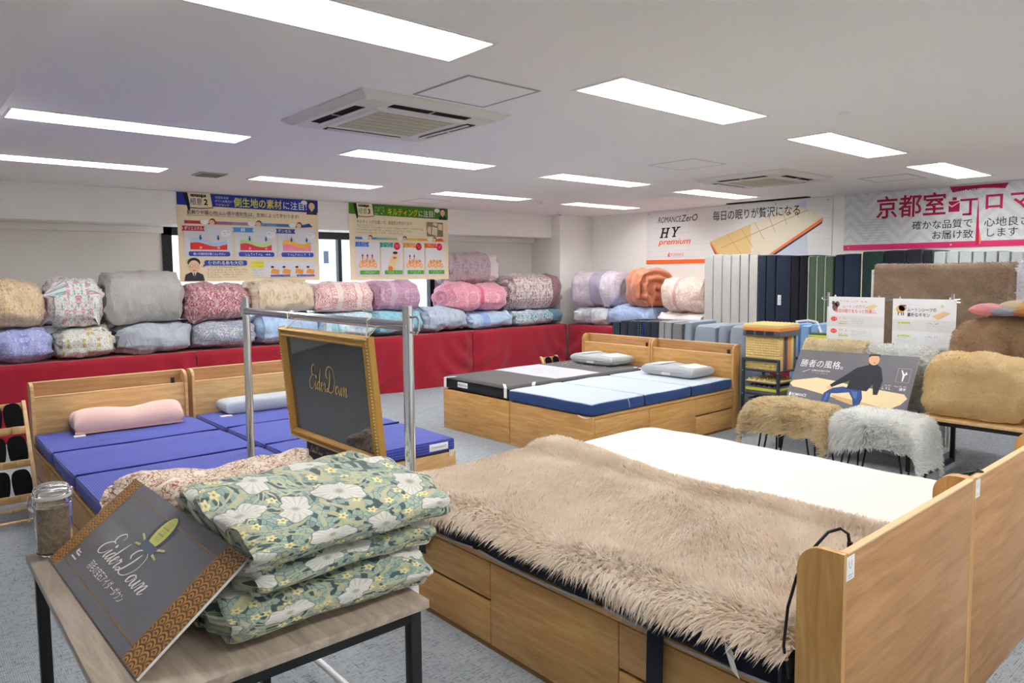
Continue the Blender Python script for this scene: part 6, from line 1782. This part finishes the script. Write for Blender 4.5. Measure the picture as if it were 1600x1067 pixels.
def sheet(label, y0, zt, w, h, kind):
    M = frame_matrix((sx - .014, y0, zt - h), (0, -1, 0), (0, 0, 1))
    t = thing('hanging_sheet', label, 'poster', (0, 0, 0))
    B().box((0, 0, -.0015), (w, h, 0), M=M).obj('sheet', flat('#e6e8ec', .5), t)
    for x in (.05, w - .05): B().tube([M @ Vector((x, h - .005, -.001)), M @ Vector((x, h + .012, -.003)), M @ Vector((x, h + .014, -.014)), M @ Vector((x, h + .002, -.024))], .0035, 6).obj('hanger_clip', M_white, t)
    P = Print(t, M)
    if kind == 0:
        for k in range(0, 4, 2): P.shapes('row_tint', '#dcdde0', rect(.0, h - .26 - .105 * k, w, h - .165 - .105 * k))
        P.shapes('mascot_shape', '#7a6058', ell(.055, h - .09, .024, .036), ell(.075, h - .065, .02, .026), ell(.04, h - .055, .014, .018))
        P.shapes('lead_marks', '#e0606a', *tiny(.10, .33, h - .045, .014))
        P.shapes('title_lettering', '#c0756a', texts=[dict(s='ムートンの力で、', size=.034, at=(.12, h - .095), width=.20), ])
        P.shapes('title_lettering', '#e0505c', texts=[dict(s='毎日の眠りをもっと快適に。', size=.036, at=(.055, h - .135), width=.35, bold=.01)])
        P.shapes('mattress_picture', '#e2cb98', [(.31, h - .085), (.38, h - .06), (.42, h - .075), (.35, h - .108)])
        for k in range(4):
            y = h - .215 - .105 * k
            P.shapes('badge', '#e2564e', ell(.048, y + .02, .028, .020)); P.shapes('badge_marks', '#fbe6e4', *tiny(.03, .068, y + .014, .012))
            P.shapes('point_marks', '#e2506c', *tiny(.095, .165, y + .022, .017)); P.shapes('highlight', '#d4de6a', rect(.09, y - .022, .175, y - .012)); P.shapes('point_marks', '#4c6a44', *tiny(.09, .17, y - .008, .010), *tiny(.09, .175, y - .022, .009))
            P.shapes('body_marks', '#9a9ca2', *[q_ for m in range(3) for q_ in tiny(.20, .31 + (.07 if k in (1, 2) else 0), y + .02 - .017 * m, .008)])
    else:
        for k in range(0, 4, 2): P.shapes('row_tint', '#dcdedd', rect(.0, h - .265 - .105 * k, w, h - .17 - .105 * k))
        P.shapes('sheep_body', '#dba868', ell(.060, h - .085, .034, .032), ell(.075, h - .075, .03, .026)); [P.shapes('sheep_leg', '#5a4634', rect(x_, h - .137, x_ + .007, h - .11)) for x_ in (.04, .066, .08)]; P.shapes('sheep_horn', '#5a4634', [(.062, h - .055), (.105, h - .05), (.105, h - .055), (.08, h - .066)])
        P.shapes('lead_marks', '#b4b8c0', *tiny(.12, .20, h - .055, .010))
        P.shapes('title_lettering', '#3a3d40', texts=[dict(s='ムートンシーツの', size=.036, at=(.112, h - .100), width=.215, bold=.01), dict(s='素朴なギモン', size=.036, at=(.112, h - .142), width=.17, bold=.01)])
        P.shapes('dots', '#d4dca0', ell(.37, h - .055, .011, .011, 14)); P.shapes('mattress_picture', '#e0be92', [(.295, h - .135), (.38, h - .095), (.43, h - .11), (.345, h - .160)])
        for k in range(4):
            y = h - .215 - .105 * k
            for x0 in (.045, .255):
                if x0 < .1: P.shapes('highlight', '#d2e070', rect(x0, y + .010, x0 + (.14 if k == 2 else .095), y + .026))
                P.shapes('point_marks', '#4a5a3c' if x0 < .1 else '#5c6066', *tiny(x0, x0 + (.14 if k == 2 else .10), y + .012, .012)); P.shapes('body_marks', '#aaacb0', *[q_ for m in range(3) for q_ in tiny(x0, x0 + .15, y - .004 - .016 * m, .007)])
    return t
sheet('white printed sheet with a column of red badges on the rail stand', 2.93, 1.268, .470, .62, 0)
sheet('white printed sheet with a small sheep drawing on the rail stand', 2.395, 1.262, .470, .62, 1)

# hanging brown sheepskin on its own rack
def plush(name, a, b_, c, sc=5):
    n = N(name, .9, .1, sheen=.5)
    v = n.co('Object'); f = n.noise(v, sc, 5, .65, .4); g = n.noise(v, 260, 2)
    col = n.mix(n.M('MULTIPLY', g, .35), n.ramp(f, (.3, S(a)), (.5, S(b_)), (.72, S(c))), S(a))
    n.base(col)
    tr = n.n('ShaderNodeBsdfTranslucent'); n.put(tr.inputs[0], col)
    mx = n.n('ShaderNodeMixShader'); mx.inputs[0].default_value = .5
    n.t.links.new(n.b.outputs[0], mx.inputs[1]); n.t.links.new(tr.outputs[0], mx.inputs[2])
    n.t.links.new(mx.outputs[0], n.t.nodes['Material Output'].inputs[0])
    return n.m
P_brn = plush('taupe_plush', '#a08c78', '#b29e8a', '#c2b09c'); P_dbr = plush('brown_plush', '#a08464', '#b09474', '#c0a686'); P_bei = plush('honey_plush', '#e2cc9c', '#ecd8ac', '#f4e4c4')
hr = thing('hanging_rack', 'white tube rack on casters carrying the large brown sheepskin', 'rack', (6.78, .72, 0))
for y in (0, 2.04):
    B().cyl((0, y, .08), (0, y, 1.50), .014, n=16).obj('post', M_whitepole, hr)
    B().box((-.24, y - .016, .055), (.24, y + .016, .09), .004).obj('foot_bar', M_whitepole, hr)
    for s in (-1, 1): B().cyl((s * .22 - .01, y, .027), (s * .22 + .01, y, .027), .027, n=18).obj('caster', flat('#c4c8cc', .3, .4), hr)
B().cyl((0, 0, 1.49), (0, 2.04, 1.49), .014, n=16).obj('top_bar', M_whitepole, hr)
B().cyl((0, 0, .20), (0, 2.04, .20), .012, n=16).obj('base_bar', M_whitepole, hr)
o = fur_thing('sheepskin', over_grid(6.78, 1.66, 2.73, 1.505, .30, .5, .10, 11), 22000, P_brn, .014, .006, 41, droop=.15, clump=.012, flow=.8)
tag(o, 'large taupe brown sheepskin hung over the white rack before the mattresses', 'sheepskin')
o = fur_thing('sheepskin', over_grid(6.78, .80, 1.64, 1.50, .40, .6, .12, 12), 9000, wool('lavender_white_wool', '#e4e5ee', '#eeeef4', '#f6f6f8'), .04, .009, 42)
tag(o, 'pale lavender white sheepskin hung beside the large brown one', 'sheepskin')

# bench with rolled sheepskins
BX, BY1, BZ = 5.55, 1.925, .45
frame_table('low bench with oak top and black steel sled legs carrying the rolled sheepskins', 'bench', (BX, .80), (BX + .70, BY1), BZ, M_oakL, sled=True, leg=.03)
def rolled(label, c, w, d, h, mat, seed, n, ln, e=2.5, rotz=-PI / 2, grp=None, er=.2):
    b = duvet(B(), w, d, h, seed, e=e, roll=.5, wr=.4, nu=30, nv=44, er=er)
    bmesh.ops.recalc_face_normals(b.bm, faces=b.bm.faces)
    me = bpy.data.meshes.new('r'); b.bm.to_mesh(me); b.bm.free()
    V = np.zeros(len(me.vertices) * 3); me.vertices.foreach_get('co', V); V = V.reshape(-1, 3)
    me.calc_loop_triangles(); Tq = np.zeros(len(me.loop_triangles) * 3, np.int32); me.loop_triangles.foreach_get('vertices', Tq); Tq = Tq.reshape(-1, 3)
    vn = np.zeros(len(me.vertices) * 3); me.vertices.foreach_get('normal', vn); vn = vn.reshape(-1, 3)
    r = np.random.default_rng(seed_ := int(seed * 7)); ar = np.linalg.norm(np.cross(V[Tq[:, 1]] - V[Tq[:, 0]], V[Tq[:, 2]] - V[Tq[:, 0]]), axis=1)
    ix = r.choice(len(Tq), n, p=ar / ar.sum()); u = r.uniform(0, 1, (n, 1)); v = r.uniform(0, 1, (n, 1)); m = (u + v) > 1; u = np.where(m, 1 - u, u); v = np.where(m, 1 - v, v)
    A, Bq, Cq = Tq[ix, 0], Tq[ix, 1], Tq[ix, 2]
    P = V[A] * (1 - u - v) + V[Bq] * u + V[Cq] * v; Nn = nrm(vn[A] * (1 - u - v) + vn[Bq] * u + vn[Cq] * v)
    keep = P[:, 2] > -h / 2 + .02; P, Nn = P[keep], Nn[keep]
    me2 = fur_mesh('rolled_sheepskin', V, Tq, P, Nn, ln, .006, droop=.12, flow=.7, jit=.5, clump=.014, cl=.5, seed=seed_)
    o = link('rolled_sheepskin', me2, mat); o.location = c; o.rotation_euler = (0, 0, rotz)
    tag(o, label, 'sheepskin', grp)
rolled('honey coloured short-pile sheepskin folded thick on the low bench', (BX + .20, 1.60, BZ + .228), .63, .38, .44, P_bei, 6.2, 16000, .014, e=3.6, er=.10)
rolled('cream short-pile sheepskin with a striped edge beside the honey one on the bench', (BX + .20, 1.04, BZ + .20), .44, .38, .39, plush('cream_plush', '#ecdcbc', '#f4e6cc', '#faf0dc'), 3.9, 8000, .014, e=3.0)
rolled('dark brown rounded sheepskin roll at the back of the bench', (BX + .56, 1.46, BZ + .355), .86, .30, .70, P_dbr, 9.1, 14000, .012, e=2.2, er=.34)
# patchwork cushion
pc = thing('patchwork_cushion', 'small patchwork fleece cushion of pink, grey, tan and cream on the brown roll', 'cushion', (6.14, 1.46, BZ + .705))
for (dx, dy, r_, hh_, c3) in ((-.03, .20, .10, .055, ('#d98f92', '#e6a6a8', '#eebcba')), (-.10, .08, .075, .04, ('#8f93a0', '#a0a4b0', '#b0b4be')), (-.11, -.07, .085, .045, ('#a8743c', '#b98650', '#c69864')), (.03, .05, .09, .07, ('#cfbfa0', '#dccdb0', '#e8dcc4')), (.02, -.10, .11, .085, ('#cda85a', '#dcba70', '#e6ca8a')), (-.02, -.24, .11, .06, ('#c2a78c', '#d2baa0', '#decab4'))):
    m = pad_mesh('patch', r_ * 2.2, r_ * 2.1, lambda x, y: hh_ * 1.5, nx=18, ny=18, p=3, q=2, lump=.01, fr=14, seed=dx)
    o = link('patch', m, plush('patch_' + c3[0][1:], *c3), pc); o.location = (dx, dy, .006)
# white printed panel on the floor under the bench
M = frame_matrix((6.46, 2.275, .012), (0, -1, 0), (0, 0, 1))
t = thing('printed_panel', 'white printed panel with navy foot strip standing under the bench', 'sign', (0, 0, 0))
B().box((0, 0, -.01), (.25, .40, 0), M=M).obj('panel', flat('#dcdfe4', .5), t)
P = Print(t, M); P.shapes('navy_strip', '#2c4068', rect(0, 0, .22, .065)); P.shapes('picture', '#9aa0a6', rect(.03, .15, .13, .22)); P.shapes('picture_tone', '#6d7278', ell(.08, .185, .03, .022))

# ------------------------------------------------------------------ soft goods settle against each other
from mathutils.bvhtree import BVHTree
def _mw(o): return Matrix.Translation(o.location) @ o.rotation_euler.to_matrix().to_4x4()
def settle():
    duv = [o for o in COL.objects if o.name.startswith('rolled_duvet')]
    V = {}; F = {}
    for o in duv:
        m = _mw(o); V[o] = [m @ v.co for v in o.data.vertices]; F[o] = [tuple(p.vertices) for p in o.data.polygons]
    # the posters' lower edges hang down to the duvet tops
    for x0, x1, zb in ((2.402, 4.022, 1.43), (4.44, 5.97, 1.42)):
        for o in duv:
            for p in V[o]:
                dx = max(0, x0 - p.x, p.x - x1); zm = zb - .004 + max(0, abs(p.y - 8.165) - .05) * .7 + dx * 1.5
                if p.y < 8.5 and zm < p.z < zm + .12: p.z = zm
    def tree(o): return BVHTree.FromPolygons(V[o], F[o])
    T_ = {o: tree(o) for o in duv}
    solid = []
    for o in COL.objects:
        if o.name == 'folded_mattress':
            for c in o.children:
                m = _mw(o)
                solid.append(BVHTree.FromPolygons([m @ v.co for v in c.data.vertices], [tuple(p.vertices) for p in c.data.polygons]))
    moved = {o: set() for o in duv}
    nb = {}
    for o in duv:
        nb[o] = [set() for _ in V[o]]
        for f in F[o]:
            if len(f) > 8: continue
            for i in range(len(f)): nb[o][f[i]].add(f[i - 1]); nb[o][f[i - 1]].add(f[i])
    def relax(o, it):
        ring = set(moved[o])
        for i in moved[o]: ring |= nb[o][i]
        for _ in range(it):
            q = {i: sum((V[o][j] for j in nb[o][i]), Vector()) / len(nb[o][i]) for i in ring if nb[o][i]}
            for i, c in q.items():
                V[o][i] = V[o][i].lerp(c, .6); V[o][i].z = max(V[o][i].z, GROUND + .004)
    def push(o, t, k):
        n_ = 0
        for ip, p in enumerate(V[o]):
            h = t.find_nearest(p, .16)
            if h[0] is not None and (p - h[0]).dot(h[1]) < -.0005:
                zb = p.z; q = p + (h[0] - p) * k
                p.x, p.y = q.x, q.y; p.z = max(q.z, GROUND + .004); n_ += 1; moved[o].add(ip)
        return n_
    box = {o: ([min(p[i] for p in V[o]) for i in range(3)], [max(p[i] for p in V[o]) for i in range(3)]) for o in duv}
    for rnd in range(6):
        if rnd in (2, 4, 5):
            for o in duv: relax(o, 5 if rnd < 5 else 2); T_[o] = tree(o)
        for i, a in enumerate(duv):
            for c in duv[i + 1:]:
                if any(box[a][1][k] < box[c][0][k] or box[c][1][k] < box[a][0][k] for k in range(3)): continue
                if push(a, T_[c], .5): T_[a] = tree(a)
                if push(c, T_[a], 1.0): T_[c] = tree(c)
        for o in duv:
            if any(push(o, t, 1.0) for t in solid): T_[o] = tree(o)
    for o in duv:
        mi = _mw(o).inverted()
        for v, p in zip(o.data.vertices, V[o]): v.co = mi @ p
        o.data.update()
settle()
